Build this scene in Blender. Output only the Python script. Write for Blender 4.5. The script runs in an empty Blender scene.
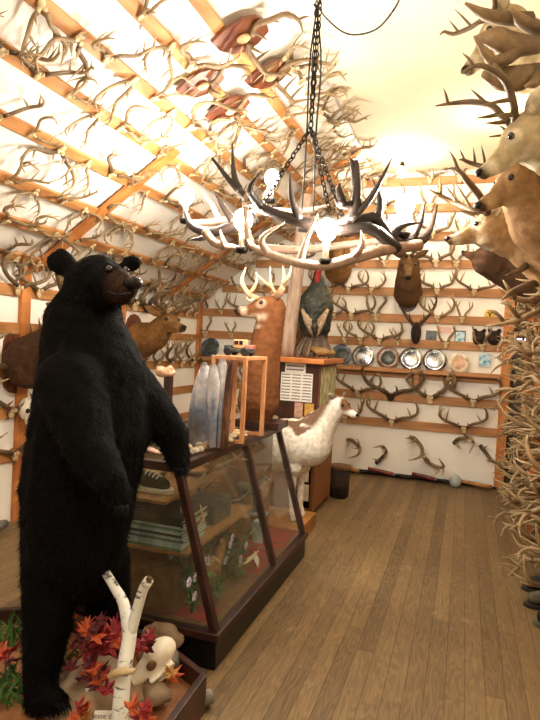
import bpy, bmesh, math, random
from mathutils import Vector, Matrix, Euler, noise
V = Vector
R = math.radians
scn = bpy.context.scene
col = scn.collection
# ------------------------------------------------------------------ camera
CXR, CYR, CZR = V((0.945, 0.324, 0.050)), V((-0.057, 0.013, 0.998)), V((-0.322, 0.946, -0.031))
FPX, EYE = 570.0, V((0, 0, 1.55))
fwd = CZR.normalized(); rgt = (CXR - fwd*CXR.dot(fwd)).normalized(); upv = rgt.cross(fwd).normalized()
cd = bpy.data.cameras.new('camera'); cam = bpy.data.objects.new('camera', cd); col.objects.link(cam)
cam.matrix_world = Matrix(((rgt.x, upv.x, -fwd.x, EYE.x), (rgt.y, upv.y, -fwd.y, EYE.y), (rgt.z, upv.z, -fwd.z, EYE.z), (0, 0, 0, 1)))
cd.sensor_fit = 'VERTICAL'; cd.sensor_height = 36; cd.lens = FPX/720*36; cd.clip_start = .05
scn.camera = cam
def at(px, py, y=None, x=None, z=None):
    d = rgt*(px-270) - upv*(py-360) + fwd*FPX
    t = (y-EYE.y)/d.y if y is not None else (x-EYE.x)/d.x if x is not None else (z-EYE.z)/d.z
    return EYE + d*t
def proj(p):
    q = V(p)-EYE; w = q.dot(fwd)
    if w < .05: return (-9999, -9999)
    return (270+FPX*q.dot(rgt)/w, 360-FPX*q.dot(upv)/w)
def depth(p): return (V(p)-EYE).dot(fwd)
# ------------------------------------------------------------------ materials
def lin(c):
    if isinstance(c, str):
        c = [int(c[i:i+2], 16)/255 for i in (0, 2, 4)]
    return tuple((x/12.92 if x <= .04045 else ((x+.055)/1.055)**2.4) for x in c) + (1,)
def newmat(name):
    m = bpy.data.materials.new(name); m.use_nodes = True
    nt = m.node_tree; b = nt.nodes['Principled BSDF']
    return m, nt, b
def N(nt, t, **k):
    n = nt.nodes.new(t)
    for a, v in k.items(): setattr(n, a, v)
    return n
def coords(nt, scale=(1, 1, 1)):
    tc = N(nt, 'ShaderNodeTexCoord'); mp = N(nt, 'ShaderNodeMapping'); mp.inputs['Scale'].default_value = scale
    nt.links.new(tc.outputs['Object'], mp.inputs['Vector']); return mp.outputs['Vector']
def mat(name, a, b=None, rough=.6, scale=8, stretch=(1, 1, 1), bump=0, metal=0, spec=.4, lo=.35, hi=.65, detail=5, bscale=None):
    m, nt, p = newmat(name)
    p.inputs['Roughness'].default_value = rough; p.inputs['Metallic'].default_value = metal
    p.inputs['Specular IOR Level'].default_value = spec
    vec = coords(nt, stretch)
    n = N(nt, 'ShaderNodeTexNoise'); n.inputs['Scale'].default_value = scale; n.inputs['Detail'].default_value = detail
    nt.links.new(vec, n.inputs['Vector'])
    r = N(nt, 'ShaderNodeValToRGB'); r.color_ramp.elements[0].position = lo; r.color_ramp.elements[1].position = hi
    r.color_ramp.elements[0].color = lin(a); r.color_ramp.elements[1].color = lin(b or a)
    nt.links.new(n.outputs['Fac'], r.inputs['Fac']); nt.links.new(r.outputs['Color'], p.inputs['Base Color'])
    if bump:
        bn = N(nt, 'ShaderNodeBump'); bn.inputs['Strength'].default_value = bump; bn.inputs['Distance'].default_value = .01
        src = n
        if bscale:
            src = N(nt, 'ShaderNodeTexNoise'); src.inputs['Scale'].default_value = bscale; src.inputs['Detail'].default_value = 4
            nt.links.new(vec, src.inputs['Vector'])
        nt.links.new(src.outputs['Fac'], bn.inputs['Height']); nt.links.new(bn.outputs['Normal'], p.inputs['Normal'])
    return m
def vmat(name, rough=.7, bump=.3, bscale=60, var=.35, spec=.25, vscale=25, sheen=0):
    """colour comes from the mesh's own colouring (hide, antler), broken up by noise"""
    m, nt, p = newmat(name); p.inputs['Roughness'].default_value = rough; p.inputs['Specular IOR Level'].default_value = spec
    at_ = N(nt, 'ShaderNodeAttribute'); at_.attribute_name = 'Col'
    vec = coords(nt)
    n = N(nt, 'ShaderNodeTexNoise'); n.inputs['Scale'].default_value = vscale; n.inputs['Detail'].default_value = 6
    nt.links.new(vec, n.inputs['Vector'])
    mr = N(nt, 'ShaderNodeMapRange'); mr.inputs[1].default_value = .3; mr.inputs[2].default_value = .7
    mr.inputs[3].default_value = 1-var; mr.inputs[4].default_value = 1+var*.6
    nt.links.new(n.outputs['Fac'], mr.inputs[0])
    mx = N(nt, 'ShaderNodeVectorMath', operation='MULTIPLY')
    nt.links.new(at_.outputs['Color'], mx.inputs[0]); nt.links.new(mr.outputs[0], mx.inputs[1])
    nt.links.new(mx.outputs[0], p.inputs['Base Color'])
    if bump:
        n2 = N(nt, 'ShaderNodeTexNoise'); n2.inputs['Scale'].default_value = bscale; n2.inputs['Detail'].default_value = 4
        nt.links.new(vec, n2.inputs['Vector'])
        bn = N(nt, 'ShaderNodeBump'); bn.inputs['Strength'].default_value = bump; bn.inputs['Distance'].default_value = .01
        nt.links.new(n2.outputs['Fac'], bn.inputs['Height']); nt.links.new(bn.outputs['Normal'], p.inputs['Normal'])
    if sheen: p.inputs['Sheen Weight'].default_value = sheen
    return m
def emit(name, c, s):
    m, nt, p = newmat(name); p.inputs['Base Color'].default_value = lin(c)
    p.inputs['Emission Color'].default_value = lin(c); p.inputs['Emission Strength'].default_value = s
    return m
def floor_mat():
    m, nt, p = newmat('floorboards')
    L = nt.links.new
    tc = N(nt, 'ShaderNodeTexCoord'); sx = N(nt, 'ShaderNodeSeparateXYZ'); L(tc.outputs['Object'], sx.inputs[0])
    def M(op, a, b=None, c=None):
        n = N(nt, 'ShaderNodeMath', operation=op)
        for i, q in enumerate((a, b, c)):
            if q is None: continue
            if isinstance(q, (int, float)): n.inputs[i].default_value = q
            else: L(q, n.inputs[i])
        return n.outputs[0]
    u = M('DIVIDE', sx.outputs['X'], .0875); bid = M('FLOOR', u); fr = M('FRACT', u)
    wn = N(nt, 'ShaderNodeTexWhiteNoise', noise_dimensions='1D'); L(bid, wn.inputs['W'])
    yo = M('ADD', sx.outputs['Y'], M('MULTIPLY', wn.outputs['Value'], 7.3)); v = M('DIVIDE', yo, 2.3)
    cid = M('FLOOR', v); vf = M('FRACT', v)
    wn2 = N(nt, 'ShaderNodeTexWhiteNoise', noise_dimensions='2D')
    cb = N(nt, 'ShaderNodeCombineXYZ'); L(bid, cb.inputs[0]); L(cid, cb.inputs[1]); L(cb.outputs[0], wn2.inputs['Vector'])
    # grain: stretched coordinates offset per board
    gx = N(nt, 'ShaderNodeCombineXYZ'); L(M('ADD', M('MULTIPLY', sx.outputs['X'], 14), M('MULTIPLY', wn2.outputs['Value'], 60)), gx.inputs[0]); L(M('MULTIPLY', yo, 1.5), gx.inputs[1])
    g1 = N(nt, 'ShaderNodeTexNoise'); g1.inputs['Scale'].default_value = 1.1; g1.inputs['Detail'].default_value = 2; L(gx.outputs[0], g1.inputs['Vector'])
    rings = M('SINE', M('MULTIPLY', g1.outputs['Fac'], 75)); rings = M('MULTIPLY_ADD', rings, .5, .5)
    fx = N(nt, 'ShaderNodeCombineXYZ'); L(M('MULTIPLY', sx.outputs['X'], 160), fx.inputs[0]); L(M('MULTIPLY', yo, 5), fx.inputs[1])
    g2 = N(nt, 'ShaderNodeTexNoise'); g2.inputs['Scale'].default_value = 1; g2.inputs['Detail'].default_value = 4; L(fx.outputs[0], g2.inputs['Vector'])
    big = N(nt, 'ShaderNodeTexNoise'); big.inputs['Scale'].default_value = 1.3; big.inputs['Detail'].default_value = 5; L(tc.outputs['Object'], big.inputs['Vector'])
    tone = M('ADD', M('MULTIPLY', rings, .15), M('ADD', M('MULTIPLY', g2.outputs['Fac'], .35), M('ADD', M('MULTIPLY', wn2.outputs['Value'], .22), M('MULTIPLY', big.outputs['Fac'], .3))))
    r = N(nt, 'ShaderNodeValToRGB'); e = r.color_ramp.elements
    e[0].position = .25; e[0].color = lin('52412c'); e[1].position = .85; e[1].color = lin('957c55')
    k = e.new(.55); k.color = lin('766042'); L(tone, r.inputs['Fac'])
    # worn pale scuffs
    sc = N(nt, 'ShaderNodeTexNoise'); sc.inputs['Scale'].default_value = 4.5; sc.inputs['Detail'].default_value = 3; L(tc.outputs['Object'], sc.inputs['Vector'])
    sr = N(nt, 'ShaderNodeMapRange'); L(sc.outputs['Fac'], sr.inputs[0]); sr.inputs[1].default_value = .66; sr.inputs[2].default_value = .76; sr.inputs[4].default_value = .45
    mx = N(nt, 'ShaderNodeMix', data_type='RGBA'); L(sr.outputs[0], mx.inputs[0]); L(r.outputs['Color'], mx.inputs[6]); mx.inputs[7].default_value = lin('ab9777')
    gap = M('MAXIMUM', M('LESS_THAN', fr, .045), M('LESS_THAN', vf, .0015))
    mg = N(nt, 'ShaderNodeMix', data_type='RGBA'); L(M('MULTIPLY', gap, .6), mg.inputs[0]); L(mx.outputs[2], mg.inputs[6]); mg.inputs[7].default_value = lin('33251a')
    L(mg.outputs[2], p.inputs['Base Color']); p.inputs['Roughness'].default_value = .55; p.inputs['Specular IOR Level'].default_value = .3
    bn = N(nt, 'ShaderNodeBump'); bn.inputs['Strength'].default_value = .35; bn.inputs['Distance'].default_value = .004
    L(M('SUBTRACT', tone, gap), bn.inputs['Height']); L(bn.outputs['Normal'], p.inputs['Normal'])
    return m
def glass_mat():
    m, nt, p = newmat('case_glass'); nt.nodes.remove(p)
    out = nt.nodes['Material Output']
    tr = N(nt, 'ShaderNodeBsdfTransparent'); tr.inputs[0].default_value = (.95, .97, .95, 1)
    gl = N(nt, 'ShaderNodeBsdfGlossy'); gl.inputs['Roughness'].default_value = .03
    lw = N(nt, 'ShaderNodeLayerWeight'); lw.inputs[0].default_value = .5; pw = N(nt, 'ShaderNodeMath', operation='POWER'); nt.links.new(lw.outputs['Facing'], pw.inputs[0]); pw.inputs[1].default_value = 4; fr = N(nt, 'ShaderNodeMath', operation='MULTIPLY_ADD'); nt.links.new(pw.outputs[0], fr.inputs[0]); fr.inputs[1].default_value = .5; fr.inputs[2].default_value = .03
    df = N(nt, 'ShaderNodeBsdfDiffuse'); df.inputs[0].default_value = lin('a8a294')
    m1 = N(nt, 'ShaderNodeMixShader'); m2 = N(nt, 'ShaderNodeMixShader'); m2.inputs[0].default_value = .06
    nt.links.new(fr.outputs[0], m1.inputs[0]); nt.links.new(tr.outputs[0], m1.inputs[1]); nt.links.new(gl.outputs[0], m1.inputs[2])
    nt.links.new(m1.outputs[0], m2.inputs[1]); nt.links.new(df.outputs[0], m2.inputs[2]); nt.links.new(m2.outputs[0], out.inputs[0])
    return m
MT = dict(
    floor=floor_mat(), glass=glass_mat(),
    sheet=mat('white_sheeting', 'e9e4da', 'f6f2ea', .85, 1.5, bump=.35, bscale=2.2, lo=.3, hi=.7),
    ceil=mat('cream_sheeting', 'dccfb2', 'e6dac2', .85, 1.2, bump=.3, bscale=1.6, lo=.3, hi=.7),
    lath=mat('orange_lath_wood', '9a6434', 'c08a54', .6, 6, (3, .5, 3), .15),
    lath2=mat('back_lath_wood', '9c6c42', 'b98658', .6, 6, (.5, 3, 3), .15),
    rafter=mat('rafter_wood', 'a3602c', 'c98346', .6, 5, (1, 1, 1), .15),
    darkwood=mat('dark_stained_wood', '2a1712', '4a2a1e', .35, 9, (1, 1, 1), .1, spec=.5),
    base=mat('black_plinth_wood', '070606', '0e0b0b', .4, 9),
    redwood=mat('red_brown_wood', '22110e', '3d2018', .4, 9, (1, 1, 1), .1, spec=.5),
    plaque=mat('dark_plaque_wood', '4f2416', '74401f', .4, 7, (1, 3, 1), spec=.5),
    pine=mat('pale_pine', 'b5784f', 'd19a6c', .55, 8, (4, 4, 1)),
    top=mat('orange_board', 'a8622e', 'c77f45', .45, 7, (1, 3, 1)),
    plywood=mat('brown_board', '7a4c2c', '96653d', .6, 6, (3, 3, .6)),
    shelfw=mat('case_shelf_wood', '7d5733', '9b7144', .6, 6, (3, 1, 1)),
    log=mat('bark_block', '5a3d26', '7d5a3a', .9, 14, (1, 1, 1), .6),
    bark=mat('brown_bark', '3f281d', '7a5038', .9, 30, (1, 1, .25), .8),
    post=mat('grey_weathered_post', '8a7566', 'b39c8a', .85, 14, (2, 2, .4), .4),
    birch=mat('birch_bark', '4f4a44', 'e6e8e4', .7, 16, (1, 1, 3.2), .25, lo=.36, hi=.44),
    bone=mat('bone', 'b49c74', 'd8c49c', .6, 14, bump=.2),
    skull=mat('white_skull', 'dcd2c0', 'f4efe4', .55, 14, bump=.2),
    antler=vmat('antler', .5, .35, 70, .3, .4),
    hide=vmat('hide', .85, .5, 120, .3, .1, 30),
    bearhide=vmat('bear_hide', .8, .6, 90, .5, .08, 30),
    feather=vmat('feathers', .5, .5, 60, .55, .35, 45),
    eye=mat('glass_eye', '080605', '120b08', .05, 5, spec=.8),
    nose=mat('dark_nose', '120e0d', '1d1715', .5, 30, spec=.2, bump=.2),
    steel=mat('bright_steel_plate', '4c5058', 'd8dce0', .18, 7, metal=1, detail=3),
    dkplate=mat('dark_blue_plate', '1c2230', '5a6472', .25, 9, spec=.7),
    brnplate=mat('brown_plate', '4a2c22', '8f6a58', .25, 9, spec=.7),
    crmplate=mat('cream_plate', '8a6a48', 'eadfc4', .3, 10, spec=.6),
    iron=mat('dark_iron', '191513', '2b2420', .45, 20, metal=.7),
    cord=mat('black_cord', '15110f', '1d1815', .6, 20),
    paper=mat('white_paper', 'e9e6de', 'f4f2ec', .8, 20),
    ink=mat('grey_ink', '62605c', '8a8782', .8, 40),
    pinkcard=mat('pink_card', 'b58c7c', 'd8b2a0', .7, 30),
    goldcard=mat('gold_card', 'b08434', 'd6ac54', .6, 30),
    collage=mat('pale_green_collage', '6f7f55', 'd5cfa8', .5, 18, (1, 1, .6)),
    black=mat('black_paint', '0d0c0d', '141212', .85, 20, spec=.1),
    redcloth=mat('red_cloth', '6e1614', '96241e', .8, 12, bump=.3),
    green=mat('green_foliage', '1f3a1a', '4f7a35', .6, 14),
    moss=mat('green_moss', '20381d', '4d6b38', .9, 30, bump=.8),
    purple=mat('lilac_petal', 'a89ac6', 'd7cde6', .6, 20),
    rock=mat('tan_rock', '7d6a55', 'a8937a', .85, 9, bump=.5),
    rock2=mat('grey_rock', '58544c', '86807a', .85, 9, bump=.5),
    shell=mat('pebbles', '6d6256', 'cfc3b0', .7, 20, bump=.3),
    red=mat('red_leaf', '6e1018', '9c1f28', .6, 10), orange=mat('orange_leaf', '99371a', 'c8602a', .6, 10),
    maroon=mat('maroon_leaf', '420e1a', '661a24', .6, 10), yellow=mat('yellow_leaf', '9a6c34', 'b88a48', .6, 10),
    pages=mat('page_edges', 'cfd2cc', 'eceee8', .8, 60, (1, 1, 6)),
    cover1=mat('black_cover', '121316', '22242a', .4, 12), cover2=mat('blue_grey_cover', '6d8c98', 'b4c8ce', .4, 18),
    cover3=mat('green_cover', '2c4a42', '6a8a7c', .4, 18),
    rubber=mat('white_rubber', 'cfcac0', 'e8e4da', .6, 12), canvas=mat('dark_canvas', '2b2d2a', '454a42', .8, 25),
    leather=mat('black_leather', '17130f', '2c2620', .4, 14, bump=.2), olive=mat('olive_cloth', '4a4636', '6b6650', .8, 20),
    tan=mat('tan_carving', 'c79468', 'dcb085', .5, 14), rose=mat('rose_carving', 'a06050', 'c88674', .6, 14),
    gunmetal=mat('grey_metal', '4a4c50', '83868a', .35, 12, metal=.8),
    amber=mat('amber_wood', '94602c', 'b88243', .4, 9, (1, 1, 1)), redhandle=mat('red_handle', '5a1a1a', '8c332b', .35, 9),
    clear=mat('jar_glass', '8d9694', 'c0c6c2', .1, 6, spec=.8),
    yellowpaint=mat('yellow_paint', 'd0a838', 'e6c04e', .5, 12), blueprint=mat('blue_print', '3f8fb4', 'd6eef4', .25, 22),
    darkprint=mat('dark_print', '1f2420', '4f5a52', .3, 22), flag=mat('pink_flag', 'c98f86', 'ead8cc', .8, 24, (1, 1, 8)),
    dkfur=mat('dark_brown_fur', '1c130f', '35241b', .9, 25, bump=.7), dim=mat('painted_dark_corner', '4a4038', '5d5146', .9, 3),
    candle=mat('cream_candle_tube', 'efe6d0', 'f7f0de', .5, 10), carved=mat('carved_pale_wood', 'b98a6c', 'd8b498', .6, 18, bump=.4),
)
# ------------------------------------------------------------------ mesh builder
def catmull(P, n):
    P = [V(p) for p in P]
    if len(P) < 3:
        return [P[0].lerp(P[-1], i/(n-1)) for i in range(n)]
    Q = [P[0]*2-P[1]] + P + [P[-1]*2-P[-2]]
    out = []; S = len(P)-1
    for i in range(n):
        t = i/(n-1)*S; k = min(int(t), S-1); t -= k
        a, b, c, d = Q[k:k+4]
        out.append(.5*((2*b)+(c-a)*t+(2*a-5*b+4*c-d)*t*t+(3*b-a-3*c+d)*t**3))
    return out
class MB:
    def __init__(s): s.v = []; s.f = []; s.c = []
    def add(s, vs, fs, c=None):
        o = len(s.v); s.v += [V(x) for x in vs]; s.f += [tuple(i+o for i in f) for f in fs]
        s.c += (c if isinstance(c, list) else [c or (1, 1, 1)]*len(vs))
    def box(s, c, size, rot=None, col=None):
        x, y, z = (q/2 for q in size); c = V(c)
        vs = [V(p) for p in ((-x,-y,-z),(x,-y,-z),(x,y,-z),(-x,y,-z),(-x,-y,z),(x,-y,z),(x,y,z),(-x,y,z))]
        if rot is not None: vs = [rot @ p for p in vs]
        s.add([p+c for p in vs], [(3,2,1,0),(4,5,6,7),(0,1,5,4),(1,2,6,5),(2,3,7,6),(3,0,4,7)], col)
    def bb(s, a, b, col=None):
        a, b = V(a), V(b); s.box((a+b)/2, [abs(q) for q in (b-a)], col=col)
    def bar(s, a, b, w, h, up=(0, 0, 1), col=None):
        a, b = V(a), V(b); y = (b-a).normalized(); x = y.cross(V(up)).normalized(); z = x.cross(y)
        s.box((a+b)/2, (w, (b-a).length, h), Matrix((x, y, z)).transposed(), col)
    def tube(s, P, r, n=7, seg=None, c0=None, c1=None, flat=1, nrm=None, cap=True):
        seg = seg or max(6, len(P)*3); Q = catmull(P, seg)
        rr = r if isinstance(r, (list, tuple)) else [r, r]
        vs, cs = [], []; T0 = (Q[1]-Q[0]).normalized()
        a = V(nrm) if nrm else (V((0, 0, 1)) if abs(T0.z) < .9 else V((1, 0, 0)))
        a = (a-T0*a.dot(T0)).normalized()
        for i, q in enumerate(Q):
            T = (Q[min(i+1, seg-1)]-Q[max(i-1, 0)]).normalized(); a = (a-T*a.dot(T)).normalized(); b = T.cross(a)
            u = i/(seg-1)*(len(rr)-1); k = min(int(u), len(rr)-2); rad = rr[k]+(rr[k+1]-rr[k])*(u-k)
            for j in range(n):
                th = 2*math.pi*j/n; vs.append(q+a*(math.cos(th)*rad*flat)+b*(math.sin(th)*rad))
            w = i/(seg-1); cs += [tuple(x+(y-x)*w for x, y in zip(c0 or (1, 1, 1), c1 or c0 or (1, 1, 1)))]*n
        fs = [(i*n+j, i*n+(j+1) % n, (i+1)*n+(j+1) % n, (i+1)*n+j) for i in range(seg-1) for j in range(n)]
        if cap: fs += [tuple(range(n-1, -1, -1)), tuple((seg-1)*n+j for j in range(n))]
        s.add(vs, fs, cs)
    def ell(s, c, r, rot=None, n=12, m=8, col=None):
        c = V(c); r = (r, r, r) if isinstance(r, (int, float)) else r; vs = [V((0, 0, -r[2]))]
        for i in range(1, m):
            ph = -math.pi/2+math.pi*i/m
            for j in range(n):
                th = 2*math.pi*j/n; vs.append(V((r[0]*math.cos(ph)*math.cos(th), r[1]*math.cos(ph)*math.sin(th), r[2]*math.sin(ph))))
        vs.append(V((0, 0, r[2]))); t = len(vs)-1
        fs = [(0, 1+(j+1) % n, 1+j) for j in range(n)] + [(t, 1+(m-2)*n+j, 1+(m-2)*n+(j+1) % n) for j in range(n)]
        fs += [(1+i*n+j, 1+i*n+(j+1) % n, 1+(i+1)*n+(j+1) % n, 1+(i+1)*n+j) for i in range(m-2) for j in range(n)]
        if rot is not None: vs = [rot @ p for p in vs]
        s.add([p+c for p in vs], fs, col)
    def lathe(s, prof, c, n=20, rot=None, col=None):
        c = V(c); vs = []
        for r, z in prof:
            vs += [V((r*math.cos(2*math.pi*j/n), r*math.sin(2*math.pi*j/n), z)) for j in range(n)]
        if rot is not None: vs = [rot @ p for p in vs]
        k = len(prof); fs = [(i*n+j, i*n+(j+1) % n, (i+1)*n+(j+1) % n, (i+1)*n+j) for i in range(k-1) for j in range(n)]
        fs += [tuple(range(n-1, -1, -1)), tuple((k-1)*n+j for j in range(n))]
        s.add([p+c for p in vs], fs, col)
    def prism(s, poly, h, M=None, col=None):
        n = len(poly); vs = [V((x, y, 0)) for x, y in poly]+[V((x, y, h)) for x, y in poly]
        if M is not None: vs = [M @ p for p in vs]
        s.add(vs, [tuple(range(n-1, -1, -1)), tuple(range(n, 2*n))]+[(i, (i+1) % n, n+(i+1) % n, n+i) for i in range(n)], col)
    def mesh(s, name, off=V((0, 0, 0)), smooth=False):
        me = bpy.data.meshes.new(name); me.from_pydata([tuple(p-off) for p in s.v], [], s.f)
        ca = me.color_attributes.new('Col', 'FLOAT_COLOR', 'POINT')
        for i, c in enumerate(s.c): ca.data[i].color = tuple(c)[:3]+(1,)
        if smooth: me.shade_smooth()
        return me
def origin(o):
    p = V((0, 0, 0))
    while o is not None: p += o.location; o = o.parent
    return p
def link(name, me, m, parent=None, bevel=0):
    o = bpy.data.objects.new(name, me); col.objects.link(o)
    if m is not None: me.materials.append(m)
    if parent is not None: o.parent = parent
    if bevel:
        b = o.modifiers.new('bevel', 'BEVEL'); b.width = bevel; b.segments = 2; b.limit_method = 'ANGLE'
    return o
def part(name, mb, m, parent, smooth=False, bevel=0, label=None, kind=None):
    o = link(name, mb.mesh(name, origin(parent), smooth), m, parent, bevel)
    if label: o['label'] = label
    if kind: o['kind'] = kind
    return o
def tag(o, label, cat, group=None, kind=None):
    o['label'] = label; o['category'] = cat
    if group: o['group'] = group
    if kind: o['kind'] = kind
    return o
def thing(name, label, cat, loc=(0, 0, 0), group=None):
    o = bpy.data.objects.new(name, None); col.objects.link(o); o.location = loc; o.empty_display_size = .05
    return tag(o, label, cat, group)
def solo(name, mb, m, label, cat, group=None, smooth=False, bevel=0, kind=None):
    xs = [p.x for p in mb.v]; ys = [p.y for p in mb.v]; b = V(((min(xs)+max(xs))/2, (min(ys)+max(ys))/2, min(p.z for p in mb.v)))
    o = link(name, mb.mesh(name, b, smooth), m, None, bevel); o.location = b
    return tag(o, label, cat, group, kind)
def struct(name, mb, m, bevel=0, smooth=False):
    o = link(name, mb.mesh(name, smooth=smooth), m, None, bevel); o['kind'] = 'structure'; return o
def copy_tree(o, parent=None):
    c = o.copy(); col.objects.link(c)
    if parent is not None: c.parent = parent
    for ch in list(o.children): copy_tree(ch, c)
    return c
def put(o, M):
    l, q, s = M.decompose(); o.location = l; o.rotation_mode = 'QUATERNION'; o.rotation_quaternion = q; o.scale = s
def basis(x, y, z, o):
    x, y, z = V(x), V(y), V(z)
    return Matrix(((x.x, y.x, z.x, o[0]), (x.y, y.y, z.y, o[1]), (x.z, y.z, z.z, o[2]), (0, 0, 0, 1)))
def frame(out, up):
    """X lateral, Y out of the wall, Z up"""
    y = V(out).normalized(); z = V(up); z = (z-y*z.dot(y)).normalized(); return y.cross(z), y, z
ORD = ('first second third fourth fifth sixth seventh eighth ninth tenth eleventh twelfth thirteenth fourteenth fifteenth sixteenth seventeenth eighteenth nineteenth twentieth').split()
ORD += ['twenty-'+w for w in ORD[:9]] + ['thirtieth'] + ['thirty-'+w for w in ORD[:9]]
def blob(name, parts, voxel, smooth=5, colf=None, rough=0, rs=20):
    """one continuous surface grown over balls, ellipsoids and tapered limbs (world coordinates)"""
    b = MB()
    for q in parts:
        if q[0] == 's': b.ell(q[1], q[2], n=16, m=12)
        elif q[0] == 'e': b.ell(q[1], q[2], q[3] if len(q) > 3 else None, 18, 12)
        else:
            _, p, r, p2, r2 = q; k = max(2, int((V(p2)-V(p)).length/max(.012, min(r, r2)*.5)))
            for i in range(k+1): b.ell(V(p).lerp(V(p2), i/k), r+(r2-r)*i/k, n=14, m=10)
    me = b.mesh('tmp'); o = bpy.data.objects.new('tmp', me); col.objects.link(o)
    m = o.modifiers.new('r', 'REMESH'); m.mode = 'VOXEL'; m.voxel_size = voxel
    s = o.modifiers.new('s', 'SMOOTH'); s.factor = .5; s.iterations = smooth
    dg = bpy.context.evaluated_depsgraph_get(); new = bpy.data.meshes.new_from_object(o.evaluated_get(dg)); new.name = name
    bpy.data.objects.remove(o); bpy.data.meshes.remove(me)
    if rough:
        no = [v.normal.copy() for v in new.vertices]
        for v, nn in zip(new.vertices, no): v.co += nn*(noise.noise(v.co*rs)*rough+noise.noise(v.co*rs*2.7)*rough*.6)
    for a in list(new.color_attributes): new.color_attributes.remove(a)
    ca = new.color_attributes.new('Col', 'FLOAT_COLOR', 'POINT')
    for i, v in enumerate(new.vertices): ca.data[i].color = tuple((colf(v.co, v.normal) if colf else (1, 1, 1)))[:3]+(1,)
    new.shade_smooth(); new.materials.clear(); return new
def blobpart(name, parent, m, parts, voxel, smooth=5, colf=None, rough=0, rs=20):
    me = blob(name, parts, voxel, smooth, colf, rough, rs); off = origin(parent)
    for v in me.vertices: v.co -= off
    return link(name, me, m, parent)
def mixc(a, b, t): t = max(0, min(1, t)); return tuple(x+(y-x)*t for x, y in zip(a, b))
def sst(a, b, x): t = max(0, min(1, (x-a)/(b-a))); return t*t*(3-2*t)
# ------------------------------------------------------------------ room shell
XL, XR, YF, YB, ZC = -3.4, .75, -1.6, 7.0, 3.66
EV, XT = 2.05, -1.15                       # eave height, where the slope meets the flat ceiling
SL = (ZC-EV)/(XT-XL)
def slope_z(x): return EV+SL*(x-XL)
b = MB(); b.bb((XL-.2, YF-.2, -.1), (XR+.2, YB+.2, 0)); struct('floor', b, MT['floor'])
b = MB(); b.bb((XL-.2, YF-.2, 0), (XL, YB+.1, EV+.1)); struct('wall_left', b, MT['sheet'])
b = MB(); b.bb((XR, YF-.2, 0), (XR+.1, YB+.1, ZC)); struct('wall_right', b, MT['ceil'])
b = MB(); b.bb((XL-.2, YF-.1, 0), (XR+.1, YF, ZC)); struct('wall_front', b, MT['sheet'])
def grid_sheet(fn, nu, nv, amp, seed):
    m = MB(); vs = []; 
    for i in range(nu+1):
        for j in range(nv+1):
            p, n = fn(i/nu, j/nv); p = V(p); vs.append(p-V(n)*(amp*(.5+.5*noise.noise(p*1.7+V((seed, 0, 0))))))
    m.add(vs, [(i*(nv+1)+j, i*(nv+1)+j+1, (i+1)*(nv+1)+j+1, (i+1)*(nv+1)+j) for i in range(nu) for j in range(nv)])
    return m
struct('ceiling', grid_sheet(lambda u, v: ((XT+(XR-XT)*u, YF+(YB-YF)*v, ZC+.01), (0, 0, -1)), 24, 60, -.03, 3), MT['ceil'], smooth=True)
sn = V((SL, 0, -1)).normalized()           # into the room
struct('ceiling_slope', grid_sheet(lambda u, v: ((XL+(XT-XL)*u, YF+(YB-YF)*v, slope_z(XL+(XT-XL)*u)), sn), 24, 60, .03, 9), MT['sheet'], smooth=True)
b = MB(); b.bb((XL-.2, YB, 0), (.5, YB+.1, ZC)); b.bb((.5, YB, 2.6), (XR+.1, YB+.1, ZC)); struct('wall_back', b, MT['sheet'])
b = MB(); b.bb((.5, YB+.02, 0), (XR+.1, YB+.1, 2.6)); struct('wall_back_corner', b, MT['dim'])  # darkness of the opening past the post is put into the wall colour
# battens: structure
TR = [0]
def trim(mb, m, bevel=.004):
    TR[0] += 1; return struct('trim_%d' % TR[0], mb, m, bevel)
slope_strips = [-1.30, -1.50, -1.72, -1.96, -2.20, -2.47, -2.77, -3.03, -3.30]
sd = V((1, 0, SL)).normalized()
for x in slope_strips[1:]:
    b = MB(); c = V((x, (YF+YB)/2, slope_z(x)))+sn*.015; b.box(c, (.078, YB-YF-.02, .025), Matrix((sd, V((0, 1, 0)), -sn)).transposed()); trim(b, MT['lath'])
for y in (3.79, 6.0):
    xe = -2.12 if y < 5 else XT-.02; b = MB(); b.bar(V((XL+.02, y, slope_z(XL+.02)))+sn*.03, V((xe, y, slope_z(xe)))+sn*.03, .1, .035, up=sn); trim(b, MT['rafter'])
wall_strips = [1.86, 1.56, 1.22, .89, .54]
for z in wall_strips:
    b = MB(); b.bb((XL, YF, z-.045), (XL+.025, YB, z+.045)); trim(b, MT['lath'])
for y in (3.72, 5.1, 6.93):
    b = MB(); b.bb((XL, y-.05, .0), (XL+.04, y+.05, 2.05)); trim(b, MT['rafter'])
rows_px = [181, 208, 236, 264, 292, 319, 344, 399, 426]
YW = YB-.03
rows_z = [at(420, p, y=YW).z for p in rows_px]
for z in rows_z:
    xa = max(XL+.03, XL+(z-EV)/SL+.05) if z > EV else XL+.03
    b = MB(); b.bb((xa, YB-.03, z-.05), (.42, YB, z+.05)); trim(b, MT['lath2'])
b = MB(); b.bb((.4, YB-.09, 0), (.5, YB, 2.55)); trim(b, MT['rafter'])
zs = at(420, 372, y=YB-.12).z
sh = thing('wall_shelf', 'long narrow wooden shelf holding the plates on the back wall', 'shelf', ((XL+.4)/2, YB-.06, zs-.05))
b = MB(); b.bb((XL+.05, YB-.13, zs-.02), (.4, YB-.001, zs+.01)); part('board', b, MT['lath2'], sh, bevel=.003)
b = MB(); b.bb((XL+.05, YB-.03, zs-.085), (.4, YB-.001, zs-.02)); b.bb((XL+.05, YB-.135, zs-.02), (.4, YB-.12, zs+.03)); part('lip', b, MT['lath2'], sh)
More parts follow.
